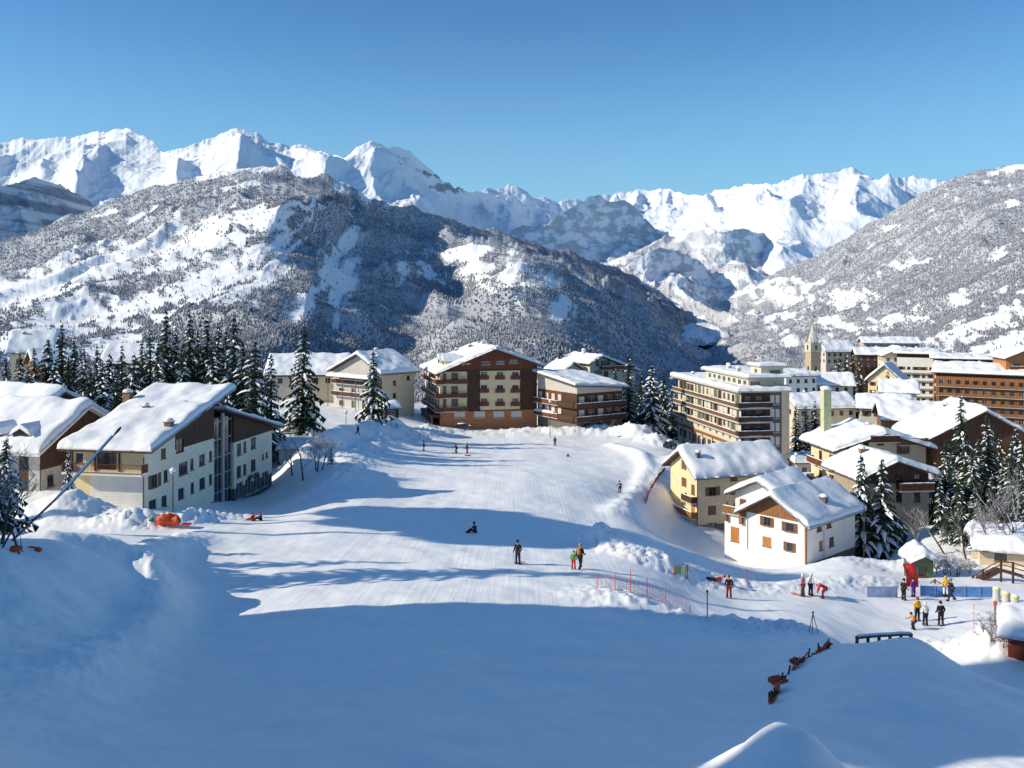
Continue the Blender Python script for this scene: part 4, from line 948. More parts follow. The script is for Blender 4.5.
H=longblock('white apartment block with stacked pale balconies at its left end and a brown top storey',897,345,-24,-50,14,14,29.2,(4,7,10,13,16,19,22),M_WHITE,M_WHITE,33,ridge=.8)
H2=longblock('long brown-fronted block with rows of small windows joined to the right of the white balconies',934,331,-24,-50,34,13,28.2,(12,15,18,21,24.2),M_WOOD,M_WHITE,35,ridge=.8)
H=House('chalet','orange timber chalet with rounded snowy gable at the top right edge','chalet',1006,290,-10,-40)
h,bp=gab('y',6,23.6,21,21,12); H.walls((0,12,0,12),h,{'R':[(3,19,1.2,1.3,'w'),(6,19,1.2,1.3,'w'),(9,19,1.2,1.3,'w')]},[M_OWOOD],bp=bp); H.roof((-1,13,-1.5,13),h,bp,.3,M_ROOF,.8,36); H.balcony((0,12,0,12),'R',1,11,17.4,1.2,M_RED)
def simple(label,px,Y,yaw,zb,wr,wl,eave,rise,wm,seed,axis='x',om='b',ex=1.0,rows=1,t=.8,cat='house'):
    H=House('village_house',label,cat,px,Y,yaw,zb); W_=wl if axis=='x' else wr; h,bp=gab(axis,W_/2,eave+rise,eave,eave,W_)
    ops=[(u,eave-1.6-2.9*r_,1.1,1.3,om) for r_ in range(rows) for u in np.arange(1.6,wr-1,2.8)]
    L_=[(u,eave-1.6-2.9*r_,1.1,1.3,om) for r_ in range(rows) for u in np.arange(1.8,wl-1,3)]
    H.walls((0,wr,0,wl),h,{'R':ops,'L':L_},[wm],bp=bp); r=H.roof((-ex,wr+ex,-ex,wl+ex),h,bp,.3,M_ROOF,t,seed); H.chimney(r,wr*.3,wl*.55,h,.8,.7)
    return H
simple('yellow village house with a steep shadowed snow roof, below the dark long hotel',868,320,-35,-46,11,10,17.5,5.0,M_YEL,41,'y','s',rows=2)
simple('dark long hotel with two tiers of snow on its roof, right of the church',857,390,-14,-52,30,14,28.0,2.0,M_BROWN,42,'x','w',rows=2,cat='hotel')
simple('upper tier of roofs behind the dark long hotel, white with snow',864,410,-10,-52,24,10,32.2,1.6,M_GREY,43,'x','w')
simple('white-fronted building with a broad snow roof just right of the church spire',826,400,10,-52,14,12,29.0,3.6,M_GREY,44,'x','b',rows=2)
simple('low house with a long snowy roof below the church tower',806,300,-12,-46,15,9,17.6,2.8,M_GREY,45,'x','b')
simple('flat-roofed pale house between the five-storey block and the church tower',786,290,12,-46,11,16,21.0,.6,M_WHITE,46,'x','b',rows=2)
simple('house under a broad snowy roof behind the apricot chalet chimney',798,245,8,-42,17,12,12.2,2.6,M_CREAM,47,'x','b')
simple('snow-roofed house between the apricot chalet and the yellow village house',860,235,-20,-44,12,10,15.6,2.4,M_CREAM,48,'x','s')
simple('small snow-heaped house left of the white balcony block',882,280,-20,-46,10,9,17.2,2.6,M_GREY,49,'x','b')
simple('cream house with snowy roof above the right-hand village, left of the long brown block',884,360,-10,-50,12,11,27.5,2.8,M_CREAM,50,'y','b',rows=2)
simple('low garage with a thick snow slab roof in the shaded yard',797,185,6,-41,9,6,7.0,.3,M_GREY,51,'x','b',t=.9)
# church
c=at(816,385,380); H=House('church','stone church bell tower with a slender pointed spire above the village roofs','church',811,380,12,-56)
mb=MB(); W4=4.6
H.walls((0,W4,0,W4),lambda x,y:33.6,{'R':[(2.3,26.5,1.3,2.0,'b'),(2.3,21,.8,1.6,'b')],'L':[(2.3,26.5,1.3,2.0,'b')]},[M_TSTONE],name='tower')
H.walls((-.25,W4+.25,-.25,W4+.25),lambda x,y:37.6,{'R':[(2.3,35.6,1.1,2.0,'b')],'L':[(2.3,35.6,1.1,2.0,'b')]},[M_PSTONE],z0=33.7,name='belfry')
mb=MB(); c0=W4/2; n=8
for k in range(n):
    a,b=2*PI*k/n+PI/8,2*PI*(k+1)/n+PI/8; mb.face([(c0+2.35*math.cos(a),c0+2.35*math.sin(a),37.7),(c0+2.35*math.cos(b),c0+2.35*math.sin(b),37.7),(c0,c0,46.5)])
sp=mb.build('spire',[M_PSTONE],H.root); mb=MB()
for sx in (0,W4): 
    for sy in (0,W4): mb.tube([(sx,sy,37.6),(sx,sy,40.2)],[.45,.02],6)
mb.build('pinnacle',[M_PSTONE],H.root)
mb=MB(); mb.box(c0-.04,c0+.04,c0-.04,c0+.04,46.3,48).box(c0-.4,c0+.4,c0-.04,c0+.04,47.2,47.3); mb.build('cross',[M_METAL],sp)
mb=MB()
for k in (0,1,6,5): 
    a,b=2*PI*k/n+PI/8+.08,2*PI*(k+1)/n+PI/8-.08; mb.face([(c0+2.4*math.cos(a),c0+2.4*math.sin(a),37.8),(c0+2.4*math.cos(b),c0+2.4*math.sin(b),37.8),(c0+1.2*math.cos(b),c0+1.2*math.sin(b),43),(c0+1.2*math.cos(a),c0+1.2*math.sin(a),43)])
mb.build('snow',[M_SNOW],sp)
# ---------------------------------------------------------------- trees
M_BARK=W('bark',(.085,.06,.045),rough=.95,var=.3,scale=6,bump=.5,bscale=12)
M_NEEDLE=W('fir_needles',(.018,.032,.024),rough=.85,var=.4,scale=1.5,spec=.1,c2=(.045,.07,.042))
M_FROST=W('frosted_twigs',(.30,.28,.28),rough=.9,var=.25,scale=3,c2=(.55,.55,.58))
M_TWIG=W('bare_twigs',(.12,.085,.07),rough=.95,var=.3,scale=3)
def fir_meshes(seed,H=16.,Rb=3.0,snowy=.6,dens=1.0,lean=0):
    r=random.Random(seed); V=[];Fc=[];SV=[];SF=[]
    def tri(V,Fc,*p):
        n=len(V); V.extend(p); Fc.append((n,n+1,n+2))
    def quad(V,Fc,*p):
        n=len(V); V.extend(p); Fc.append((n,n+1,n+2,n+3))
    nl=int(26*dens); z=H*.07
    asym=r.random()*6.28
    while z<H*.985:
        t=z/H; L0=Rb*((1-t)**.85)*(.82+.36*r.random())+.12
        nb=max(5,int(9-4*t)); a0=r.random()*6.28
        for k in range(nb):
            a=a0+2*PI*k/nb+r.uniform(-.3,.3); L=L0*r.uniform(.62,1.12)*(1+.12*math.cos(a-asym)); zz=z+r.uniform(-.2,.2)
            ca,sa=math.cos(a),math.sin(a); droop=.20+.25*(1-t)+r.uniform(-.06,.10); up=.16
            pt=[]
            for i in range(5):
                s=i/4; d=s*L; h=zz+up*d*(1-s)-droop*L*s*s
                w=L*.21*math.sin(PI*min(1,s*.85+.15))*(1.0 if i<4 else .12)+.03
                pt.append((d,h,w))
            for i in range(4):
                d0,h0,w0=pt[i]; d1,h1,w1=pt[i+1]
                jl,jr=r.uniform(.7,1.35),r.uniform(.7,1.35)
                P=lambda d,o,h:(ca*d-sa*o,sa*d+ca*o,h)
                tri(V,Fc,P(d0,0,h0),P(d1,0,h1),P(d1*.97,w1*jl+.04,h1-.10*L*.5-.05))
                tri(V,Fc,P(d0,0,h0),P(d1*.97,-w1*jr-.04,h1-.10*L*.5-.05),P(d1,0,h1))
                tri(V,Fc,P(d0,w0,h0-.06),P((d0+d1)/2,0,(h0+h1)/2),P(d1,w1*.4,h1-.22-.1*r.random()))
                # twigs hanging down
                tri(V,Fc,P(d0,.06,h0),P(d1,-.06,h1),P((d0+d1)/2+r.uniform(-.1,.1),r.uniform(-.2,.2),min(h0,h1)-.25-.35*r.random()*(L/2)))
            if r.random()<snowy:
                i0=1 if r.random()<.7 else 2; i1=4
                th=.07+.07*r.random()
                prev=None
                for i in range(i0,i1+1):
                    d0,h0,w0=pt[i]; ws=w0*.62*r.uniform(.7,1.2)+.03; e=0 if i in(i0,i1) else 1
                    row=(P(d0,-ws,h0-.03),P(d0,0,h0+th*e+.05),P(d0,ws,h0-.03))
                    if prev: quad(SV,SF,prev[0],row[0],row[1],prev[1]); quad(SV,SF,prev[1],row[1],row[2],prev[2])
                    prev=row
        z+=H/nl*(.7+.5*(1-t))
    mt=MB(); mt.tube([(0,0,-1.5),(0,0,H*.5),(0,0,H)],[H*.017,H*.010,.02],7)
    n0=len(V); c=bpy.data.meshes.new('crown'); c.from_pydata(V+SV,[],Fc+[tuple(i+n0 for i in f) for f in SF]); c.materials.append(M_NEEDLE); c.materials.append(M_SNOW)
    c.polygons.foreach_set('material_index',[0]*len(Fc)+[1]*len(SF)); c.polygons.foreach_set('use_smooth',[False]*len(Fc)+[True]*len(SF)); s=None
    return mt.mesh('trunk',[M_BARK]),c,s,H
FIRS=[fir_meshes(i,16,rb,sn) for i,(rb,sn) in enumerate([(3.1,.26),(2.8,.22),(3.5,.32),(3.0,.28),(3.2,.34)])]
FIRSN=[fir_meshes(20+i,12,rb,.6,.95) for i,rb in enumerate((3.1,2.8,3.3))]
def fir(px,Y,top=None,h=None,label='',group=None,v=None,snowy=False,wide=1.0,x=None):
    P=gp(px,Y) if x is None else Vector((x,Y,g1(x,Y)))
    if h is None: h=max(3,(-(top-HY)/F*Y)-P.z)
    L=FIRSN if snowy else FIRS; tm,cm,sm,H=L[(v if v is not None else int(abs(px)*3+Y))%len(L)]
    k=h/H; e=empty('fir_tree',P,random.random()*6.28,label,'tree',group); wide*=random.uniform(.9,1.25); e.scale=(k*wide,k*wide,k)
    meshobj('trunk',tm,e); meshobj('crown',cm,e); return e
# row of tall firs behind the cream building
G1='tall firs in the dark row behind the cream building'
lab=['tallest fir of the dark row, right behind the cream building roof','tall slim fir of the dark row, second from the tallest','fir with snow-flecked crown in the middle of the dark row','narrow fir squeezed into the dark row behind the roof ridge','broad-topped fir at the right end of the dark row']
for (px,tp,Y,l) in ((166,308,152,0),(190,311,150,1),(207,317,154,2),(218,323,150,3),(234,314,150,4)):
    fir(px,Y,tp,label=lab[l],group=G1)
for (px,tp,Y) in ((150,326,158),(176,330,160),(198,330,162),(226,328,160),(243,340,148),(158,340,148),(212,338,146),(182,342,146)):
    fir(px,Y,tp,label='snow-flecked fir filling the dense dark row behind the cream building',group='firs filling the dark row')
fir(255,144,336,label='fir standing just right of the dark row, above the cream building wing'); fir(271,150,352,label='short fir between the dark row and the tall lone fir')
fir(228,138,381,label='small snow-capped fir peeking over the end of the cream building roof',snowy=True,wide=.8)
fir(304,172,323,label='tall lone fir with wide drooping boughs left of the beige house',v=2,wide=1.25)
fir(373,180,350,label='snow-laden fir in front of the beige house balconies',snowy=True,wide=1.05)
G2='firs in the grove at the far left behind the chalets'
for i,(px,tp,Y) in enumerate(((6,358,150),(20,352,152),(34,346,156),(48,338,158),(62,323,160),(74,338,154),(84,346,150),(97,344,156),(110,352,148),(122,344,155),(134,352,146),(142,338,160),(28,364,140),(55,360,142),(90,365,140),(116,368,138),(68,356,146),(128,362,150),(102,366,142))):
    if px==62: fir(px,Y,tp,label='tallest fir of the grove at the far left, above the brown gable')
    elif px==134: fir(px,Y,tp,label='snow-covered fir just left of the cream building chimneys',snowy=True)
    else: fir(px,Y,tp,label='dark fir flecked with snow in the grove behind the left chalets',group=G2,snowy=(i%5==3))
fir(6,72,437,label='snowy fir in front of the chalets at the left edge',snowy=True,wide=1.1); fir(-8,66,455,label='fir cut off by the left edge of the picture beside the snow lance',snowy=True)
fir(68,97,450,label='small fir between the brown-gabled chalet and the cream building',snowy=True,wide=.7)
# middle
fir(629,222,353,label='tall dark fir just right of the dark timber block',v=1,wide=1.15); fir(652,214,364,label='snow-laden fir between the dark timber block and the five-storey block',snowy=True,wide=1.1)
for px,tp,Y in ((641,372,232),(664,374,240),(672,384,236),(615,368,245),(684,392,250),(657,380,250)): fir(px,Y,tp,label='shaded fir in the clump left of the five-storey block',group='firs left of the five-storey block')
fir(560,262,345,label='fir top showing behind the grey-white gabled house')
# village
for px,tp,Y in ((838,354,350),(846,350,355),(853,354,352),(860,358,348),(833,362,345)): fir(px,Y,tp,label='dark fir in the clump right of the church tower',group='firs by the church')
fir(888,300,370,label='fir beside the yellow village house'); fir(873,405,346,label='fir rising above the dark long hotel'); fir(893,290,382,label='fir below the stacked white balconies',v=1)
for px,tp,Y in ((796,402,215),(806,405,210),(815,400,220),(824,404,214)): fir(px,Y,tp,label='shaded fir in the gap right of the five-storey block',group='firs in the shaded gap')
fir(886,258,392,label='snowy fir between village roofs, above the apricot chalet',snowy=True)
# right
fir(861,118.5,453,label='snow-laden fir in front of the grey chalet, left one of the pair',snowy=True,v=0); fir(882,118,457,label='snow-laden fir in front of the grey chalet, right one of the pair',snowy=True,v=2)
fir(961,140,393,label='tall fir in front of the dark-gabled chalet, left of the right-hand grove'); fir(987,142,410,label='tall fir in front of the right eave of the dark-gabled chalet',v=2)
for px,tp,Y in ((945,440,132),(972,448,126),(1000,436,134),(1012,440,124),(1023,432,128),(935,462,126),(958,470,122),(992,470,120),(1034,450,120),(1008,486,112),(1022,470,110),(950,455,136),(965,432,138),(978,438,134),(1015,425,140),(940,478,118),(975,486,114),(985,455,126),(1030,430,136),(925,470,130),(948,492,112),(962,484,110),(978,494,108),(1000,496,106),(1016,488,107),(1028,480,108),(940,470,124),(955,466,128),(970,470,130),(1003,460,128)): fir(px,Y,tp,label='dark fir in the shaded grove at the right edge',group='firs in the right-hand grove')
# bare, frosted trees
def bare_meshes(seed,H,lv=5,spread=.5,stems=1,frost=.6,lean=0.):
    r=random.Random(seed); T=MB(); B=MB()
    def grow(p,d,L,rad,l):
        q=[p]; n=3; dd=d.copy()
        for i in range(n):
            dd=(dd+Vector((r.uniform(-1,1),r.uniform(-1,1),r.uniform(-.3,.6)))*.13).normalized(); q.append(q[-1]+dd*L/n)
        tgt=T if l==0 else B
        tgt.tube(q,[rad,rad*.85,rad*.72,rad*.6],5 if l==0 else 3,mi=0 if l==0 else (0 if r.random()<frost else 1),cap=False)
        if l>=lv: return
        k=r.choice((3,4)) if l<lv-1 else 4
        for i in range(k):
            s=r.uniform(.35,1); j=min(n-1,int(s*n)); pp=q[j].lerp(q[j+1],s*n-j)
            a=r.random()*6.28; ax=Vector((math.cos(a),math.sin(a),r.uniform(.1,.9))).normalized()
            nd=(dd*(1-spread)+ax*spread*1.2).normalized(); grow(pp,nd,L*r.uniform(.5,.75),max(.012,rad*.5),l+1)
    for s in range(stems):
        a=s*2.4; grow(Vector((.4*math.cos(a)*(stems>1),.4*math.sin(a)*(stems>1),-.3)),Vector((lean+.18*math.cos(a)*(stems>1),.18*math.sin(a)*(stems>1),1)).normalized(),H*.5,H*.016+.02,0)
    return T.mesh('trunk',[M_BARK]),B.mesh('branches',[M_FROST,M_TWIG])
def baretree(px,Y,h,seed,label,group=None,**k):
    P=gp(px,Y); t_,b_=bare_meshes(seed,h,**k); e=empty('bare_tree',P,0,label,'tree',group); meshobj('trunk',t_,e); c=meshobj('branches',b_,e); return e
baretree(303,124,8.0,1,'frosted bare tree standing right of the cream building',spread=.62,frost=.85)
baretree(318,128,6.2,2,'lower frosted bush-like tree leaning beside the bare tree by the cream building',stems=3,spread=.6,frost=.9)
baretree(292,129,6.5,3,'frosted bare tree closest to the cream building corner',spread=.6,frost=.8)
fir(331,133,442,label='small snow-crusted conifer right of the frosted bare trees',snowy=True,wide=.9)
for i,(px,Y,h,ln) in enumerate(((946,100,6.5,-.5),(967,99,7.5,-.25),(982,98,7,.05),(996,101,7.5,-.1),(1012,97,9,.1),(1024,99,10,-.15),(925,104,5,-.6),(1004,106,10,.05))):
    baretree(px,Y,h,40+i,['thin snow-lined tree leaning far left over the hut','leaning snow-lined tree above the footbridge railing','upright frosted tree left of the snow-roofed cabin','frosted tree with forked top behind the snow-roofed cabin','frosted tree rising over the snow-roofed cabin','frosted tree at the right edge of the picture','low arching shrub-like tree left of the leaning trees','slim frosted tree against the dark firs at right'][i],lean=ln,frost=.5,spread=.42,lv=4)
for i,(px,Y,h) in enumerate(((1000,62,1.9),(990,63.5,1.6),(1008,64,1.8))): baretree(px,Y,h,60+i,'snow-smothered bush by the red-brown hut',group='bushes by the red-brown hut',stems=4,lv=4,spread=.75,frost=1)
for i,(px,Y,h) in enumerate(((942,94,2.6),(955,93,2.4),(934,96,2.2),(966,94,2.0))): baretree(px,Y,h,70+i,'snow-laden bush between the small hut and the footbridge',group='bushes behind the footbridge',stems=4,lv=4,spread=.7,frost=1)
baretree(-6,49,5.5,81,'dark bare branches at the left edge beside the snow lance',stems=3,frost=.45,spread=.6,lv=4)
for i,(px,tp,Y) in enumerate(((700,None,0),)): pass
# ---------------------------------------------------------------- people
M_SKIN=W('skin',(.55,.33,.23),rough=.6,var=.05,scale=10)
def cloth(n,c): return W('cloth_'+n,c,rough=.8,var=.12,scale=6,bump=.2,bscale=20)
CC={'black':(.012,.012,.015),'navy':(.015,.02,.05),'red':(.50,.02,.02),'darkred':(.20,.015,.02),'green':(.08,.30,.05),'orange':(.65,.22,.03),'yellow':(.75,.45,.03),'white':(.72,.72,.74),'pink':(.70,.22,.28),'purple':(.12,.04,.22),'brown':(.16,.07,.04),'tan':(.45,.22,.07),'grey':(.18,.18,.2)}
def skinobj(name,chains,m,parent,root=0,sub=1):
    import bmesh
    bm=bmesh.new(); ly=bm.verts.layers.skin.verify(); cache={}
    first=True
    for ch in chains:
        prev=None
        for (p,r) in ch:
            k=tuple(round(c,4) for c in p)
            if k not in cache:
                v=bm.verts.new(p); v[ly].radius=(r,r) if not isinstance(r,tuple) else r; v[ly].use_root=first; first=False; cache[k]=v
            v=cache[k]
            if prev is not None and prev is not v:
                try: bm.edges.new((prev,v))
                except ValueError: pass
            prev=v
    me=bpy.data.meshes.new(name); bm.to_mesh(me); bm.free(); me.materials.append(m)
    o=bpy.data.objects.new(name,me); link(o,parent)
    sk_=o.modifiers.new('Skin','SKIN'); sk_.use_smooth_shade=True
    sb=o.modifiers.new('Subdivision','SUBSURF'); sb.levels=sub; sb.render_levels=sub
    return o
def person(px,Y,label,pose='stand',face=0,h=1.78,top='black',legs='black',hat='black',ski=None,bag=None,seed=0,group=None):
    r=random.Random(seed+int(px)); k=h/1.78*1.12; P=gp(px,Y)
    pel=Vector((0,0,.94)); ch=Vector((0,.03,1.30)); nk=Vector((0,.04,1.48)); hd=Vector((0,.07,1.62)); ht=Vector((0,.06,1.70))
    el=[Vector((s*.27,-.03,1.14)) for s in(-1,1)]; wr=[Vector((s*.26,.16,.98)) for s in(-1,1)]
    kn=[Vector((s*.12,.04,.50)) for s in(-1,1)]; an=[Vector((s*.14,0,.09)) for s in(-1,1)]
    if pose=='ski':
        pel=Vector((0,-.06,.86)); ch=Vector((0,.14,1.17)); nk=Vector((0,.22,1.34)); hd=Vector((0,.29,1.46)); ht=Vector((0,.29,1.54)); kn=[Vector((s*.13,.15,.48)) for s in(-1,1)]
        el=[Vector((s*.34,.16,1.02)) for s in(-1,1)]; wr=[Vector((s*.36,.42,.96)) for s in(-1,1)]
    if pose=='bend':
        pel=Vector((0,-.20,.86)); ch=Vector((0,.16,1.05)); nk=Vector((0,.34,1.08)); hd=Vector((0,.45,1.05)); ht=Vector((0,.53,1.05))
        el=[Vector((s*.26,.30,.82)) for s in(-1,1)]; wr=[Vector((s*.18,.38,.58)) for s in(-1,1)]
    if pose=='walk':
        kn=[Vector((-.1,.20,.52)),Vector((.1,-.02,.50))]; an=[Vector((-.1,.30,.10)),Vector((.1,-.34,.14))]; wr=[Vector((-.24,-.1,.96)),Vector((.24,.28,1.02))]
    if pose=='hold':
        wr=[Vector((s*.12,.36,1.12)) for s in(-1,1)]
    if pose=='sit':
        d=.80; pel=Vector((0,0,.14)); ch=Vector((0,.02,.50)); nk=Vector((0,.05,.68)); hd=Vector((0,.09,.82)); ht=Vector((0,.09,.90)); kn=[Vector((s*.14,.42,.32)) for s in(-1,1)]; an=[Vector((s*.15,.72,.10)) for s in(-1,1)]
        el=[Vector((s*.28,.05,.38)) for s in(-1,1)]; wr=[Vector((s*.22,.28,.34)) for s in(-1,1)]
    if pose=='lie':
        pel=Vector((0,0,.14)); ch=Vector((0,-.34,.26)); nk=Vector((0,-.50,.36)); hd=Vector((0,-.62,.44)); ht=Vector((0,-.69,.48)); kn=[Vector((s*.14,.42,.20)) for s in(-1,1)]; an=[Vector((s*.2,.82,.09)) for s in(-1,1)]
        el=[Vector((s*.26,-.42,.12)) for s in(-1,1)]; wr=[Vector((s*.30,-.18,.08)) for s in(-1,1)]
    ax=(ch-pel).normalized(); sh=[ch+ax*.10+Vector((s*.19,0,0)) for s in(-1,1)]; hp=[pel+Vector((s*.10,0,-.04)) for s in(-1,1)]
    toe=[a+Vector((0,.15,-.03)) for a in an]; hand=[w+(w-e).normalized()*.10 for w,e in zip(wr,el)]
    T=lambda v:tuple(v)
    body=[[(T(pel),.12),(T(pel.lerp(ch,.5)),.12),(T(ch),.14),(T(nk),.055),(T(hd),.095),(T(ht),.08)]]
    nose=hd+Vector((0,.10,-.01)) if pose not in('bend',) else hd+Vector((0,.06,-.09)); body.append([(T(hd),.095),(T(nose),.02)])
    for i in (0,1):
        body.append([(T(ch),.14),(T(sh[i]),.06),(T(el[i]),.045),(T(wr[i]),.033),(T(hand[i]),.035)])
        body.append([(T(pel),.12),(T(hp[i]),.09),(T(kn[i]),.06),(T(an[i]),.045),(T(toe[i]),.04)])
    o=skinobj('person',body,M_SKIN,None); o.location=P; o.rotation_euler=(0,0,R(face)); o.scale=(k,k,k); tag(o,label,'person',group)
    jk=[[(T(pel+ax*-.06),.15),(T(pel.lerp(ch,.5)),.155),(T(ch),.17),(T(nk-ax*.05),.09)]]
    for i in(0,1): jk.append([(T(ch),.17),(T(sh[i]),.085),(T(el[i]),.068),(T(wr[i]),.058)])
    skinobj('jacket',jk,cloth(top,CC[top]),o)
    tr=[[(T(pel+Vector((0,0,-.02))),.145)]]
    for i in(0,1): tr.append([(T(pel+Vector((0,0,-.02))),.145),(T(hp[i]),.12),(T(kn[i]),.088),(T(an[i]+(kn[i]-an[i]).normalized()*.12),.075)])
    skinobj('trousers',tr,cloth(legs,CC[legs]),o)
    for i in(0,1):
        b=MB(); b.blob(an[i]+Vector((0,.05,.0)),(.075,.17,.09),seed=3,n=8,amp=.02); b.tube([an[i],an[i]+(kn[i]-an[i]).normalized()*.2],[.075,.08],8); b.build('boot',[M_METAL],o,smooth=True)
        g=MB(); g.blob(hand[i],(.05,.06,.06),seed=2,n=6,amp=.05); g.build('glove',[cloth('black',CC['black'])],o,smooth=True)
    hc=(hd+ht)/2; b=MB(); b.blob(hc+(hc-nk).normalized()*.03+Vector((0,-.02,0)),(.118,.125,.115),seed=1,n=10,amp=.02); b.build('helmet',[cloth(hat,CC[hat])],o,smooth=True)
    b=MB(); b.box(-.085,.085,-.015,.015,-.03,.03); gg=b.build('goggles',[M_GLASS],o,loc=hd+(Vector((0,.105,.02)) if pose!='bend' else Vector((0,.03,-.12))))
    if ski:
        for i in(0,1):
            a=an[i]; b=MB(); x=a.x; y=a.y; z=.015
            if pose in('sit','lie'): z=a.z-.06
            b.box(x-.05,x+.05,y-.75,y+.85,z-.012,z+.012); b.tube([(x,y+.85,z),(x,y+.95,z+.03),(x,y+1.03,z+.10)],[.045,.04,.015],5); b.build('ski',[cloth(ski,CC[ski])],o)
            if pose not in('sit','lie'):
                b=MB(); t=hand[i]; b.tube([t+Vector((0,-.02,.1)),Vector((t.x*1.25,t.y-.30,.02))],[.012,.008],5); b.build('ski_pole',[M_METAL],o)
    if bag:
        b=MB(); c=ch+Vector((0,-.22,-.02)); b.blob(c,(.17,.13,.26),seed=5,n=10,amp=.04); b.build('backpack',[cloth(bag,CC[bag])],o,smooth=True)
    return o
def Yat(px,py,lo=12,hi=300):
    """depth where the ray through a picture point meets the ground"""
    ys=np.exp(np.linspace(math.log(lo),math.log(hi),900)); z=gz((px-CX)/F*ys,ys); d=z-(-(py-HY)/F*ys)
    i=np.argmax((d[1:]>=0)&(d[:-1]<0)) if ((d[1:]>=0)&(d[:-1]<0)).any() else int(np.argmin(abs(d)))
    return float(ys[i])
def pp(px,py,*a,**k): 
    return person(px,Yat(px,py),*a,**k)
pp(518,564,'skier in dark clothes with poles standing alone in the middle of the piste','stand',face=150,top='black',legs='navy',hat='black',ski='grey')
pp(580,569,'adult in black with a big tan backpack beside a child in green','walk',face=-30,top='black',legs='black',hat='orange',bag='tan',h=1.85)
pp(573.5,569.5,'child in a bright green jacket and red trousers next to the adult with the backpack','stand',face=-20,h=1.35,top='green',legs='red',hat='green')
pp(729,598,'person in a black jacket and dark red trousers facing away near the netting','stand',face=160,top='black',legs='darkred',hat='red')
pp(803,596,'person in a pink jacket, left one of three skiers below the white chalet','stand',face=40,top='pink',legs='brown',hat='white',ski='red')
pp(810.5,595.5,'person in white top and black trousers between two skiers below the chalet','stand',face=-60,top='white',legs='black',hat='white')
pp(823,598,'bending person in red, right one of three skiers below the white chalet','bend',face=75,top='red',legs='darkred',hat='pink')
pp(715.5,580,'person in dark clothes lying on rubbly snow above the netting','lie',face=70,top='darkred',legs='black',hat='red')
pp(903.5,600,'person in black standing left of the red banner','stand',face=-70,top='black',legs='black',hat='black')
pp(913.5,597,'person in purple half hidden behind the red banner','stand',face=20,h=1.6,top='purple',legs='purple',hat='black')
pp(945.5,597,'person in a yellow jacket and white trousers by the blue fence','stand',face=170,top='yellow',legs='white',hat='yellow')
pp(951.5,601,'person in dark clothes facing the yellow-jacketed one by the blue fence','walk',face=90,h=1.85,top='black',legs='navy',hat='grey')
pp(917,620,'person in a yellow jacket and red helmet at the back of the lower group','stand',face=190,top='yellow',legs='black',hat='red')
pp(914,629,'child in orange and black leaning at the left of the lower group','ski',face=100,h=1.4,top='orange',legs='navy',hat='black')
pp(925.5,625,'person in a white jacket and black trousers in the lower group','stand',face=10,h=1.7,top='white',legs='black',hat='white')
pp(941,626,'person in all black standing alone right of the lower group','stand',face=0,h=1.82,top='black',legs='black',hat='black')
pp(456.5,453,'small skier in dark red on the upper piste, left of the red sled','ski',face=60,top='darkred',legs='black',hat='black',ski='black')
pp(467,453,'small person on the upper piste standing behind a red sled','stand',face=-60,top='black',legs='darkred',hat='black')
pp(424,451,'small figure at the left edge of the upper piste','stand',face=90,top='darkred',legs='black',hat='black')
pp(475,532,'person in dark red sitting on the snow at the edge of the shadow band','sit',face=120,top='darkred',legs='black',hat='black')
pp(620,493,'lone small skier in grey near the curved snow rim','ski',face=10,top='grey',legs='black',hat='black',ski='black')
pp(555,446,'small dark figure below the snow heaps in front of the dark block','stand',face=0,top='black',legs='black',hat='black')
pp(568,457,'tiny person sitting on the upper piste','sit',face=0,h=1.2,top='navy',legs='black',hat='grey')
pp(358,435,'pedestrian in dark clothes on the path left of the snow bank','walk',face=60,top='black',legs='navy',hat='black')
pp(253,521,'person in red sitting in the snow in front of the cream building, left one','sit',face=60,h=1.5,top='red',legs='darkred',hat='brown')
pp(261,520,'person in dark clothes sitting in the snow beside the one in red','sit',face=110,h=1.6,top='navy',legs='black',hat='red')
# ---------------------------------------------------------------- props
M_NET=W('orange_net',(.75,.12,.05),rough=.7,var=.15,scale=8); M_REDP=W('red_plastic',(.62,.03,.03),rough=.5,var=.1,scale=3); M_ORP=W('orange_plastic',(.52,.075,.02),rough=.55,var=.18,scale=2,bump=.3,bscale=5)
M_BLUE=W('blue_sheet',(.09,.22,.50),rough=.6,var=.2,scale=2); M_WOODL=W('weathered_wood',(.15,.09,.06),rough=.8,var=.3,scale=5)
def g3(px,py): Y=Yat(px,py); return gp(px,Y)
# orange net fence
def netfence(name,label,tops,net,pole,hgt,hs=None):
    P=[g3(px,py) for px,py in tops]; e=empty(name,P[0],0,label,'fence'); o=P[0]
    for i,p in enumerate(P):
        m=MB(); q=p-o; m.tube([q+Vector((0,0,-.3)),q+Vector((0,0,hgt if hs is None else hs[i]))],.035,6); m.build('post',[pole],e)
    m=MB()
    for a,b in zip(P[:-1],P[1:]):
        A,B=a-o,b-o; L=(B-A).length; n=max(4,int(L/.28))
        for i in range(n): 
            q=A.lerp(B,i/n); m.tube([q+Vector((0,0,.05)),q+Vector((0,0,hgt*.8))],.009,3,cap=False)
        for z in np.arange(.08,hgt*.82,.17): m.tube([A+Vector((0,0,z)),A.lerp(B,.5)+Vector((0,0,z-.07)),B+Vector((0,0,z))],.009,3,cap=False)
    m.build('net',[net],e); return e
netfence('safety_fence','orange-red net fence on thin poles in the middle of the snow',[(597,587),(615,589.5),(630.5,592),(647,597),(665.5,602),(690,612)],M_NET,M_NET,1.25,[1.1,1.2,1.6,1.4,1.5,.5])
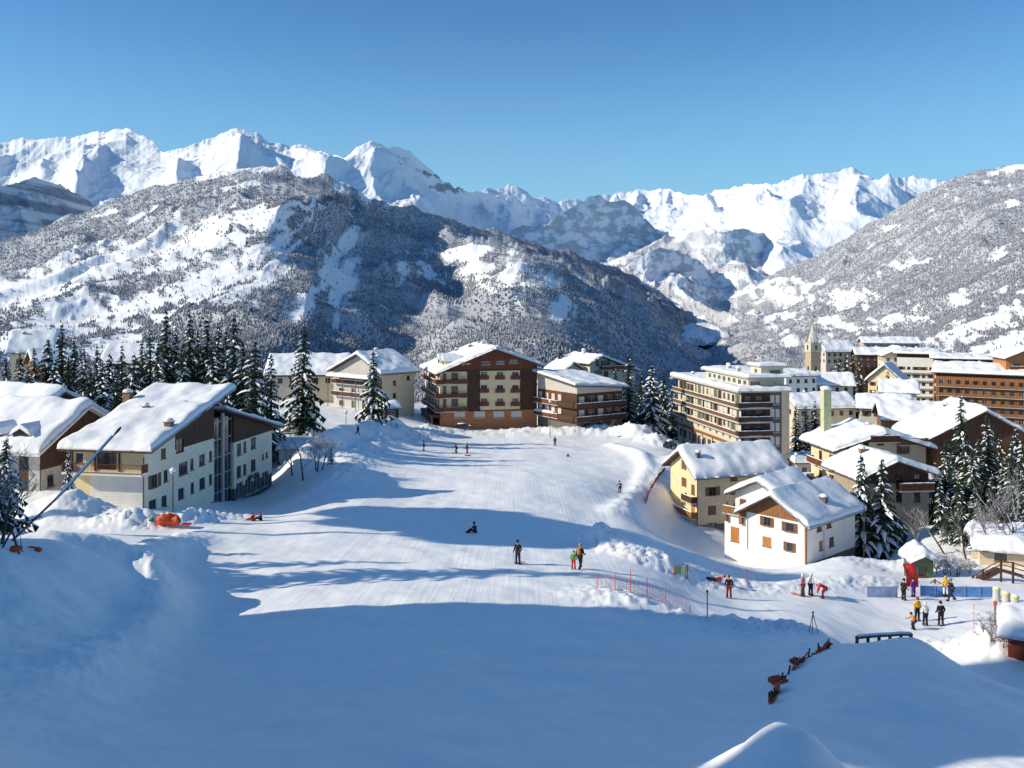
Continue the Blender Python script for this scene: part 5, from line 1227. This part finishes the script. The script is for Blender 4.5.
def sheetfence(label,pts,m_):
    P=[g3(*p) for p in pts]; o=P[0]; e=empty('barrier_fence',o,0,label,'fence'); m=MB()
    for a,b in zip(P[:-1],P[1:]):
        A,B=a-o,b-o; m.face([A+Vector((0,0,.02)),B+Vector((0,0,.02)),B+Vector((0,0,1.0)),A+Vector((0,0,1.0))])
    m.build('sheet',[m_],e)
    for p in P: m=MB(); q=p-o+Vector((0,-.04,0)); m.tube([q+Vector((0,0,-.2)),q+Vector((0,0,1.1))],.03,6); m.build('post',[M_GALV],e)
sheetfence('deep blue barrier sheet running right of the red banner to the grey barrels',[(920,596),(935,596.5),(950,597),(965,597),(980,597),(994,597)],M_BLUE)
def postobj(name,label,px,py,h,r,m_,topm=None,cat='post'):
    p=g3(px,py); e=empty(name,p,0,label,cat); m=MB(); m.tube([(0,0,-.3),(0,0,h)],r,8); m.build('pole',[m_],e)
    m=MB(); m.blob((0,0,h),(r*2.4,r*2.4,r*3),seed=1,n=8,amp=.05); m.build('tip',[topm or m_],e); return e
sheetfence('pale blue barrier sheet left of the red banner',[(867,597),(882,597),(897,597)],W('pale_blue_sheet',(.42,.52,.70)))
postobj('marker_post','dark marker post standing in the rough snow left of the lone red-trousered person',707.3,617,1.75,.035,M_METAL)
postobj('marker_post','thin pole with a dark knob on the rubbly snow below the white chalet',747,585,1.35,.03,M_REDP,M_METAL)
postobj('marker_post','thin red and white slalom pole by the lower group of people',974,629,1.9,.02,M_REDP)
postobj('marker_post','stout orange-topped stake left of the red-brown hut',995,625,1.8,.07,M_WOOD,M_ORP)
p=g3(813,633); e=empty('tripod_stand',p,0,'dark three-legged stand at the edge of the shaded snow','stand')
for a in (0,2.1,4.2):
    m=MB(); m.tube([(0,0,1.3),(.35*math.cos(a),.35*math.sin(a),-.1)],.022,5); m.build('leg',[M_METAL],e)
m=MB(); m.blob((0,0,1.35),(.06,.06,.09),n=8); m.build('head',[M_METAL],e)
# low wooden fence on the mound crest
P=[(857,641.5),(868,642),(879,642),(890,641.5),(901,641),(911,640)]
o=None; e=None; Q=[]
for px,py in P:
    Q.append(gp(px,44.4))
e=empty('wooden_fence',Q[0],0,'low dark wooden fence half sunk in the snow crest below the people','fence')
for q in Q:
    m=MB(); d=q-Q[0]; m.box(d.x-.07,d.x+.07,d.y-.05,d.y+.05,d.z-.3,d.z+.38); m.build('post',[M_WOODL],e)
m=MB(); m.tube([q-Q[0]+Vector((0,-.05,.30)) for q in Q],.055,6); m.build('rail',[M_WOODL],e); m=MB(); m.tube([q-Q[0]+Vector((0,-.02,.40)) for q in Q],.06,6); m.build('snow',[M_SNOW],e,smooth=True)
# half buried orange net along the crest
rr=random.Random(12)
pts=[(770,712,31),(776,700,32.5),(779,686,34.5),(786,676,36),(797,668,38),(806,660,39.5),(817,652,41),(829,645,43)]
P=[gp(px,Y) for px,_,Y in pts]; o=P[0]; e=empty('safety_net',o,0,'crumpled orange-red safety netting with dark stakes half buried along the snow crest','net')
m=MB(); prev=None; n=110
for i in range(n+1):
    s=i/n*(len(P)-1); j=min(len(P)-2,int(s)); b=P[j].lerp(P[j+1],s-j); z=g1(b.x,b.y)
    hh=.45*max(0,float(fbm(np.array([i/7.]),np.array([3.3]),3,5)[0])+.12)*1.3
    off=Vector((rr.uniform(-.14,.14),rr.uniform(-.14,.14),0)); q=Vector((b.x,b.y,z))-o
    row=(q+off*.4+Vector((0,0,-.12)),q+off+Vector((0,0,hh*.5)),q+off*1.6+Vector((.08,0,hh)))
    if prev: m.face([prev[0],row[0],row[1],prev[1]],0 if rr.random()<.7 else 1); m.face([prev[1],row[1],row[2],prev[2]],0 if rr.random()<.7 else 1)
    prev=row
m.build('net',[M_NET,M_BROWN],e)
for i,(px,_,Y) in enumerate(pts):
    q=gp(px+1,Y+.2)-o; m=MB(); m.tube([q+Vector((0,0,-.3)),q+Vector((rr.uniform(-.15,.15),0,.28+.2*rr.random()))],.035,6); m.build('stake',[M_BROWN],e)
for (px,Y,sz,l) in ((778.5,35,.30,'round orange crash pad lump poking out of the snow crest'),(797,38.6,.24,'small crumpled red bundle on the snow crest, above the round orange lump')):
    q=gp(px,Y); m=MB(); m.blob((0,0,.12),(sz*1.2,sz*.7,sz*.7),seed=7,n=9,amp=.35); ob=m.build('crash_pad',[M_ORP],None,loc=q,smooth=True); tag(ob,l,'crash pad')
# red crash pad by the cream building
q=g3(168,523); e=empty('crash_mattress',q,R(-6),'bright orange-red padded mattress slumped in the snow by the cream building','crash mattress')
m=MB(); nx,nz=16,6
V=[]
for i in range(nx+1):
    for j in range(nz*2):
        a=2*PI*j/(nz*2); x=-1.5+3.0*i/nx; s=math.sqrt(max(.02,1-abs(x/1.55)**6)); V.append((x,.55*math.cos(a)*s+.1*math.sin(x*2.3),.62+.68*math.sin(a)*s*(1+.13*math.sin(x*3.1+a)+.08*math.sin(x*8))))
Fq=[]
for i in range(nx):
    for j in range(nz*2): a=i*nz*2+j; b=i*nz*2+(j+1)%(nz*2); Fq.append((a,b,b+nz*2,a+nz*2))
V=np.array(V); V=V+.16*np.stack([fbm(V[:,0]*1.6+V[:,2],V[:,1]*1.6+i*7,3,60+i) for i in range(3)],-1); V*=.82
me=npmesh('padding',V,np.array(Fq),[M_ORP]); meshobj('padding',me,e)
m=MB()
m.tube([(-1.2,-.7,.2),(-.2,-.75,.5),(.9,-.7,.25)],.03,5)
m.build('strap',[M_REDP],e); m=MB(); m.blob((-1.75,0,.35),(.3,.3,.35),seed=3,n=8,amp=.15); m.build('green_end',[M_GREEN],e); m=MB(); m.box(1.5,2.3,-.3,.25,.05,.22); m.build('flap',[M_REDP],e)
# red sled
q=g3(467,455.5); m=MB(); m.box(-.5,.5,-.25,.25,.08,.2).tube([(-.5,-.2,.1),(-.65,-.2,.25)],.04,5).tube([(-.5,.2,.1),(-.65,.2,.25)],.04,5).box(-.45,.45,-.24,-.18,0,.08).box(-.45,.45,.18,.24,0,.08)
o=m.build('sled',[M_REDP],None,loc=q+Vector((.2,0,0))); tag(o,'red sled on the upper piste at the feet of a small person','sled')
# coloured toy gate
q=g3(681,577); e=empty('play_gate',q,R(10),'small green and yellow play gate with orange posts on the rubbly snow','play gate')
m=MB(); m.box(-.55,-.02,-.03,.03,.3,1.05); m.build('green_panel',[W('light_green',(.28,.45,.2))],e); m=MB(); m.box(.0,.42,-.03,.03,.35,.95); m.build('yellow_panel',[W('pale_yellow',(.8,.72,.3))],e)
for x in (-.6,.45,.62): m=MB(); m.tube([(x,0,-.2),(x,0,1.05)],.05,6); m.build('post',[M_ORP],e)
# red banner
q=g3(911.5,593); e=empty('banner',q,R(0),'tall wavy red banner beside the hut at right','banner')
m=MB(); prev=None
for i in range(17):
    s=i/16; z=.55+2.2*s; x=.10*math.sin(s*5)-.25*s+.1; w=.60-.06*s; y=.12*math.sin(s*7)
    row=((x-w,y,z),(x-w*.3,y+.14,z+.03),(x+w*.3,y-.1,z+.02),(x+w,y+.05,z))
    if prev:
        for a in range(3): m.face([prev[a],prev[a+1],row[a+1],row[a]])
    prev=row
m.build('cloth',[M_REDP],e,smooth=True); m=MB(); m.tube([(.45,.1,-.3),(.3,.1,1.5),(-.1,.1,2.7)],.035,6); m.build('pole',[M_METAL],e); m=MB(); m.box(-.70,.30,.10,.12,2.35,2.5); m.build('white_band',[M_WHITE],e)
# barrels
for i,(px,py,l) in enumerate(((996.5,601,'grey barrel with yellow rim, nearest the blue barrier'),(1006,606,'grey barrel with yellow rim in the middle of the three by the cabin'),(1015,609,'grey barrel with yellow rim partly behind the snowy lump'))):
    q=g3(px,py); e=empty('barrel',q,0,l,'barrel'); m=MB(); m.tube([(0,0,-.2),(0,0,.3),(0,0,.7),(0,0,1.15)],[.32,.33,.32,.31],14); m.build('drum',[M_CONC],e)
    m=MB(); m.tube([(0,0,1.05),(0,0,1.2)],[.34,.33],14); m.build('rim',[W('yellow_plastic',(.65,.55,.05))],e); m=MB(); m.blob((0,0,1.22),(.3,.3,.12),n=10,amp=.05); m.build('snow_cap',[M_SNOW],e,smooth=True)
# snow lance at left
q=g3(12,549); e=empty('snow_lance',q,0,'long grey snow-making lance leaning up to the right from an orange base','snow lance')
Yb=q.y; top=at(115,434,Yb+3)-q; m=MB(); m.tube([(0,0,.5),top*.5,top],[.075,.06,.045],8); m.build('boom',[W('aged_steel',(.16,.15,.15),rough=.5)],e)
m=MB(); d=top.normalized(); m.tube([top,top+d*.3,top+d*.5],[.06,.08,.05],8); m.build('nozzle_head',[M_METAL],e)
m=MB(); m.tube([top*.35+Vector((0,0,.11)),top*.6+Vector((0,0,.11)),top*.97+Vector((0,0,.10))],[.05,.08,.05],6); m.build('snow',[M_SNOW],e,smooth=True)
for x,y in ((-.6,-.3),(.6,-.3),(0,.6)): m=MB(); m.tube([(0,0,1.1),(x,y,-.3)],.05,6); m.build('leg',[M_METAL],e)
m=MB(); m.tube([(.55,0,-.1),(.35,0,1.4),top*.28],.035,5); m.build('stay',[M_METAL],e)
m=MB(); m.blob((.3,-.1,.12),(.34,.26,.18),seed=4,n=10,amp=.15); m.build('base_cover',[M_ORP],e,smooth=True)
q=g3(38,551); m=MB(); m.blob((0,0,.06),(.22,.2,.18),seed=9,n=10,amp=.15).tube([(-.9,0,.1),(-.4,0,.25),(0,0,.15)],.05,6); o=m.build('crash_pad',[M_ORP],None,loc=q,smooth=True); tag(o,'small red-orange pad on the shaded mound right of the snow lance','crash pad')
# street lamps
def lamp(px,Y,toppy,label,arm=0):
    P=gp(px,Y); h=max(2.5,-(toppy-HY)/F*Y-P.z); e=empty('street_lamp',P,0,label,'street lamp'); m=MB(); m.tube([(0,0,-.3),(0,0,h*.5),(0,0,h)],[.08,.06,.05],8); m.build('pole',[M_METAL],e)
    m=MB(); m.tube([(0,0,h-.05),(0,0,h+.12),(0,0,h+.3)],[.10,.26,.2],10); m.build('lamp_head',[M_GALV],e); m=MB(); m.blob((0,0,h+.42),(.34,.34,.24),n=10,amp=.06); m.build('snow_cap',[M_SNOW],e,smooth=True)
lamp(173,92,474,'street lamp with a snow cap in front of the cream building wall'); lamp(796,170,456,'street lamp in the shaded yard right of the five-storey block')
lamp(550,197,403,'thin street lamp between the hotel and the dark timber block'); lamp(346,170,427,'street lamp on the path left of the snow bank'); lamp(426,205,408,'street lamp at the left corner of the gabled hotel'); lamp(702,185,440,'street lamp close to the five-storey block balconies'); lamp(864,104,500,'thin lamp pole right of the white chalet')
# cars
def car(px,Y,rz,label,paint,snow=.5):
    P=gp(px,Y); e=empty('parked_car',P+Vector((0,0,.0)),R(rz),label,'car')
    prof=[(-2.1,.35),(-2.15,.75),(-1.5,.92),(-.95,1.38),(.75,1.42),(1.5,.98),(2.1,.85),(2.15,.4)]
    m=MB(); 
    low=[(-2.1,.3),(-2.15,.78),(-1.5,.94),(1.45,.98),(2.12,.86),(2.15,.3)]
    for y in(-.82,.82): m.face([(x,y,z) for x,z in (low if y<0 else low[::-1])])
    for (a,b) in zip(low,low[1:]+low[:1]): m.face([(a[0],-.82,a[1]),(b[0],-.82,b[1]),(b[0],.82,b[1]),(a[0],.82,a[1])][::-1])
    m.build('body',[paint],e); m=MB(); cab=[(-1.5,.95),(-1.0,1.38),(.7,1.42),(1.4,.99)]
    for y in(-.74,.74): m.face([(x,y*(.85 if z>1.1 else 1),z) for x,z in cab])
    for (a,b) in zip(cab,cab[1:]): m.face([(a[0],-.74*(.85 if a[1]>1.1 else 1),a[1]),(b[0],-.74*(.85 if b[1]>1.1 else 1),b[1]),(b[0],.74*(.85 if b[1]>1.1 else 1),b[1]),(a[0],.74*(.85 if a[1]>1.1 else 1),a[1])])
    m.build('windows',[M_GLASS],e)
    for x in(-1.35,1.35):
        for y in(-.8,.8):
            m=MB(); m.tube([(x,y-.1,.32),(x,y+.1,.32)],.32,12); w_=m.build('wheel',[M_METAL],e); m=MB(); m.tube([(x,y-.115,.32),(x,y+.115,.32)],.17,8); m.build('rim',[M_GALV],w_)
    m=MB(); m.blob((-.1,0,1.42),(1.0,.62,.26*snow+.1),n=12,amp=.04); m.build('snow',[M_SNOW],e,smooth=True); m=MB(); m.blob((1.75,0,.93),(.4,.7,.12),n=10,amp=.05); m.build('bonnet_snow',[M_SNOW],e,smooth=True)
    return e
M_CARK=W('car_paint_dark',(.02,.022,.028),rough=.25,var=.05,spec=.6); M_CARR=W('car_paint_red',(.5,.02,.02),rough=.25,var=.05,spec=.6); M_CARS=W('car_paint_silver',(.42,.43,.45),rough=.3,var=.05,spec=.6)
car(462,205,6,'dark parked car in front of the orange ground floor of the hotel',M_CARK,.3); car(680,181,70,'red parked car under snow left of the five-storey block',M_CARR,.6); car(670,186,60,'dark parked car next to the red one left of the five-storey block',M_CARK,.8); car(688,188,75,'silver parked car behind the red one near the five-storey block',M_CARS,.9)
car(797,160,80,'parked car buried under thick snow in the shaded yard',M_CARS,1.6)
# low hut on the bank, footbridge hut etc.
def hut(label,px,Y,yaw,w,d,h,rise,wm,t,base=None,seed=0,axis='x',ops={},ex=.5,cat='hut',edge=.9):
    P=gp(px,Y); H=House('hut',label,cat,px,Y,yaw,P.z-.6); W_=d if axis=='x' else w; hh,bp=gab(axis,W_/2,h+.6+rise,h+.6,h+.6,W_)
    H.walls((0,w,0,d),hh,ops,[wm],bp=bp); H.roof((-ex,w+ex,-ex,d+ex),hh,bp,.15,M_ROOF,t,seed,edge=edge,step=.25); return H
hut('little snow-covered kiosk with a dark opening on the crest of the long snow bank',385,191,20,3.0,3,1.8,.5,M_BROWN,.8,seed=61,ops={'R':[(1.5,1.4,1.6,1.0,'w')]})
hut('small wooden hut with a thick pillow of snow on its roof by the red banner',913,92,-2,2.1,2.3,1.7,.5,W('dark_green_boards',(.10,.14,.07)),1.1,seed=62,axis='y',ops={'R':[(1.0,1.3,.9,1.0,'b')]},ex=.4)
hut('cabin under a huge rounded cap of snow behind the footbridge railing',980,97,-20,8,6,1.9,.9,M_BEIGE,1.2,seed=63,ops={'R':[(2,2,1.2,1.1,'b'),(6,2,1.6,1.2,'w')]},ex=.8,edge=1.5)
hut('red-brown hut with a closed door and overhanging snow at the right edge',1008,61,-28,5.5,4,1.5,.35,W('red_brown_paint',(.22,.04,.02),rough=.6),.85,seed=64,ops={'R':[(2.4,1.2,2.2,1.3,'k')]},ex=.6,edge=1.0)
hut('long low shed with a flat snowy roof near the lone tall fir',274,176,8,8,4,2.0,.2,M_BROWN,.6,seed=65)
hut('low snow-topped garage right of the cream building',279,145,14,5,4,2.0,.2,M_WHITE,.6,seed=66)
# footbridge railing
pts=[(964,584,92),(973,577,91),(983,570,90),(1001,560,89),(1013,563,88),(1026,567,87)]
P=[at(px,py,Y) for px,py,Y in pts]; o=P[0]+Vector((0,0,-1.2)); e=empty('footbridge_railing',o,0,'brown wooden railing climbing then levelling in front of the snow-capped cabin','railing')
for dz in (0,-.45,-.9):
    m=MB(); m.tube([p-o+Vector((0,0,dz)) for p in P],.055,6); m.build('rail',[M_BROWN],e)
for p in P: q=p-o; m=MB(); g=g1(p.x,p.y)-o.z; m.box(q.x-.08,q.x+.08,q.y-.08,q.y+.08,min(g,q.z-1.2)-.2,q.z+.1); m.build('post',[M_BROWN],e)
m=MB(); 
for a,b in zip(P[:-1],P[1:]):
    A,B=a-o,b-o; m.face([A+Vector((0,-.1,-1.05)),B+Vector((0,-.1,-1.05)),B+Vector((0,1.3,-1.05)),A+Vector((0,1.3,-1.05))]); m.face([A+Vector((0,-.1,-1.2)),B+Vector((0,-.1,-1.2)),B+Vector((0,-.1,-1.05)),A+Vector((0,-.1,-1.05))])
m.build('deck',[M_BROWN],e)
pts=[(920,590,88),(935,580,88),(943,585,88)]
P=[at(px,py,Y) for px,py,Y in pts]; o=P[0]; e=empty('wooden_railing',o,0,'short dark wooden railing with snow on it between the banner and the yellow jacket','railing'); m=MB(); m.tube([p-o for p in P],.06,6); m.build('rail',[M_WOODL],e)
for p in P: q=p-o; m=MB(); m.box(q.x-.06,q.x+.06,q.y-.06,q.y+.06,g1(p.x,p.y)-o.z-.2,q.z+.1); m.build('post',[M_WOODL],e)
# dark red net on the rim by the yellow house
pts=[(667,478,152),(660,487,146),(652,497,138),(648,506,132)]
P=[gp(px-2,Y) for px,_,Y in pts]; o=P[0]; e=empty('safety_net','' or o,0,'dark red netting along the snow rim left of the yellow house','net')
m=MB()
for a,b in zip(P[:-1],P[1:]):
    A,B=a-o,b-o
    for i in range(6): q0=A.lerp(B,i/6); q1=A.lerp(B,(i+1)/6); m.face([q0+Vector((0,0,-.1)),q1+Vector((0,0,-.1)),q1+Vector((0,.1,.5+.15*math.sin(i*2))),q0+Vector((0,.1,.5+.15*math.sin((i-1)*2)))])
m.build('net',[W('dark_red_net',(.22,.04,.03))],e)
for p in P: q=p-o; m=MB(); m.tube([q+Vector((0,0,-.3)),q+Vector((0,0,.7))],.04,5); m.build('post',[M_WOODL],e)
# ---------------------------------------------------------------- unseen high ground added left of the slope, shaped to throw the big foreground shadow
def hill():
    xs=np.linspace(-150,-36,80); ys=np.linspace(-90,60,150); XX,YY=np.meshgrid(xs,ys,indexing='ij')
    G0=gz(np.minimum(XX,-.62*np.maximum(YY,8)),np.maximum(YY,8),False); yr=YY-.149*(XX+72)
    top=34.5+0*yr-7.6*np.exp(-((yr-8.3)/1.5)**4)  # notch cut in the crest to let a patch of sun through
    top=top+.35*fbm(YY/7,YY*0+2,4,91)
    end=sstep(47.8,44.4,yr+.15*fbm(YY/2,YY*0,3,92)); top=top*end+G0*(1-end)
    b=sstep(-37,-70,XX)*sstep(-148,-100,XX)
    Z=G0-.5+(top-G0+.5)*b
    V=np.stack([XX,YY,Z],-1).reshape(-1,3)
    o=meshobj('hill',npmesh('hill',V,gridfaces(80,150),[M_SNOW])); tag(o,kind='structure')
hill()
def shadow_pine(x,y,z0,zc,ry,rz,label,seed):  # unseen tree added for its shadow; high crown sets the shade band
    g=g1(x,y); e=empty('shadow_pine_tree',(x,y,g),0,label,'tree'); r=random.Random(seed)
    m=MB(); m.tube([(0,0,-1),(.3,.2,(zc-g)*.5),(0,0,zc-g)],[.55,.42,.25],8)
    for i in range(9):
        a=i*2.4; d=Vector((math.cos(a)*ry*.7,math.sin(a)*ry*.7,r.uniform(-.3,.5)*rz)); m.tube([(0,0,zc-g-rz*.6),Vector((0,0,zc-g))*.98+d*.6,Vector((0,0,zc-g))+d],[.2,.12,.05],5)
    m.build('trunk',[M_BARK],e); V=[];Fc=[]
    for i in range(5200):
        u=Vector((r.gauss(0,1),r.gauss(0,1),r.gauss(0,1))).normalized()*(r.random()**.45); p=Vector((u.x*ry,u.y*ry,zc-g+u.z*rz)); s_=r.uniform(.45,.9)
        q=Vector((r.gauss(0,1),r.gauss(0,1),r.gauss(0,.6))).normalized(); w=q.cross(Vector((r.random(),r.random(),r.random()))).normalized()
        n=len(V); V+= [tuple(p-q*s_-w*s_*.3),tuple(p+q*s_-w*s_*.2),tuple(p+q*s_*.8+w*s_*.4),tuple(p-q*s_*.7+w*s_*.5)]; Fc.append((n,n+1,n+2,n+3))
    c=bpy.data.meshes.new('crown'); c.from_pydata(V,[],Fc); c.materials.append(M_NEEDLE); c.materials.append(M_SNOW); meshobj('crown',c,e)
shadow_pine(-75,76.5,-20,18,6.5,7,'tallest of the unseen high-crowned pines added beyond the left edge to shade the piste',1)
shadow_pine(-77,83.5,-20,14,6.5,7,'middle one of the unseen high-crowned pines added beyond the left edge for shade',2)
shadow_pine(-75,90,-20,9.5,5,5,'lowest of the unseen high-crowned pines added beyond the left edge for shade',3)
fir(0,61.5,x=-44,h=26,label='unseen tall fir added beyond the left edge to throw a long thin shadow',v=1)  # not in view, added to throw a wedge of shadow across the snow
fir(0,66,x=-50,h=18,label='unseen shorter fir added behind the tall one beyond the left edge for shadow',v=3)  # second unseen tree added for its shadow
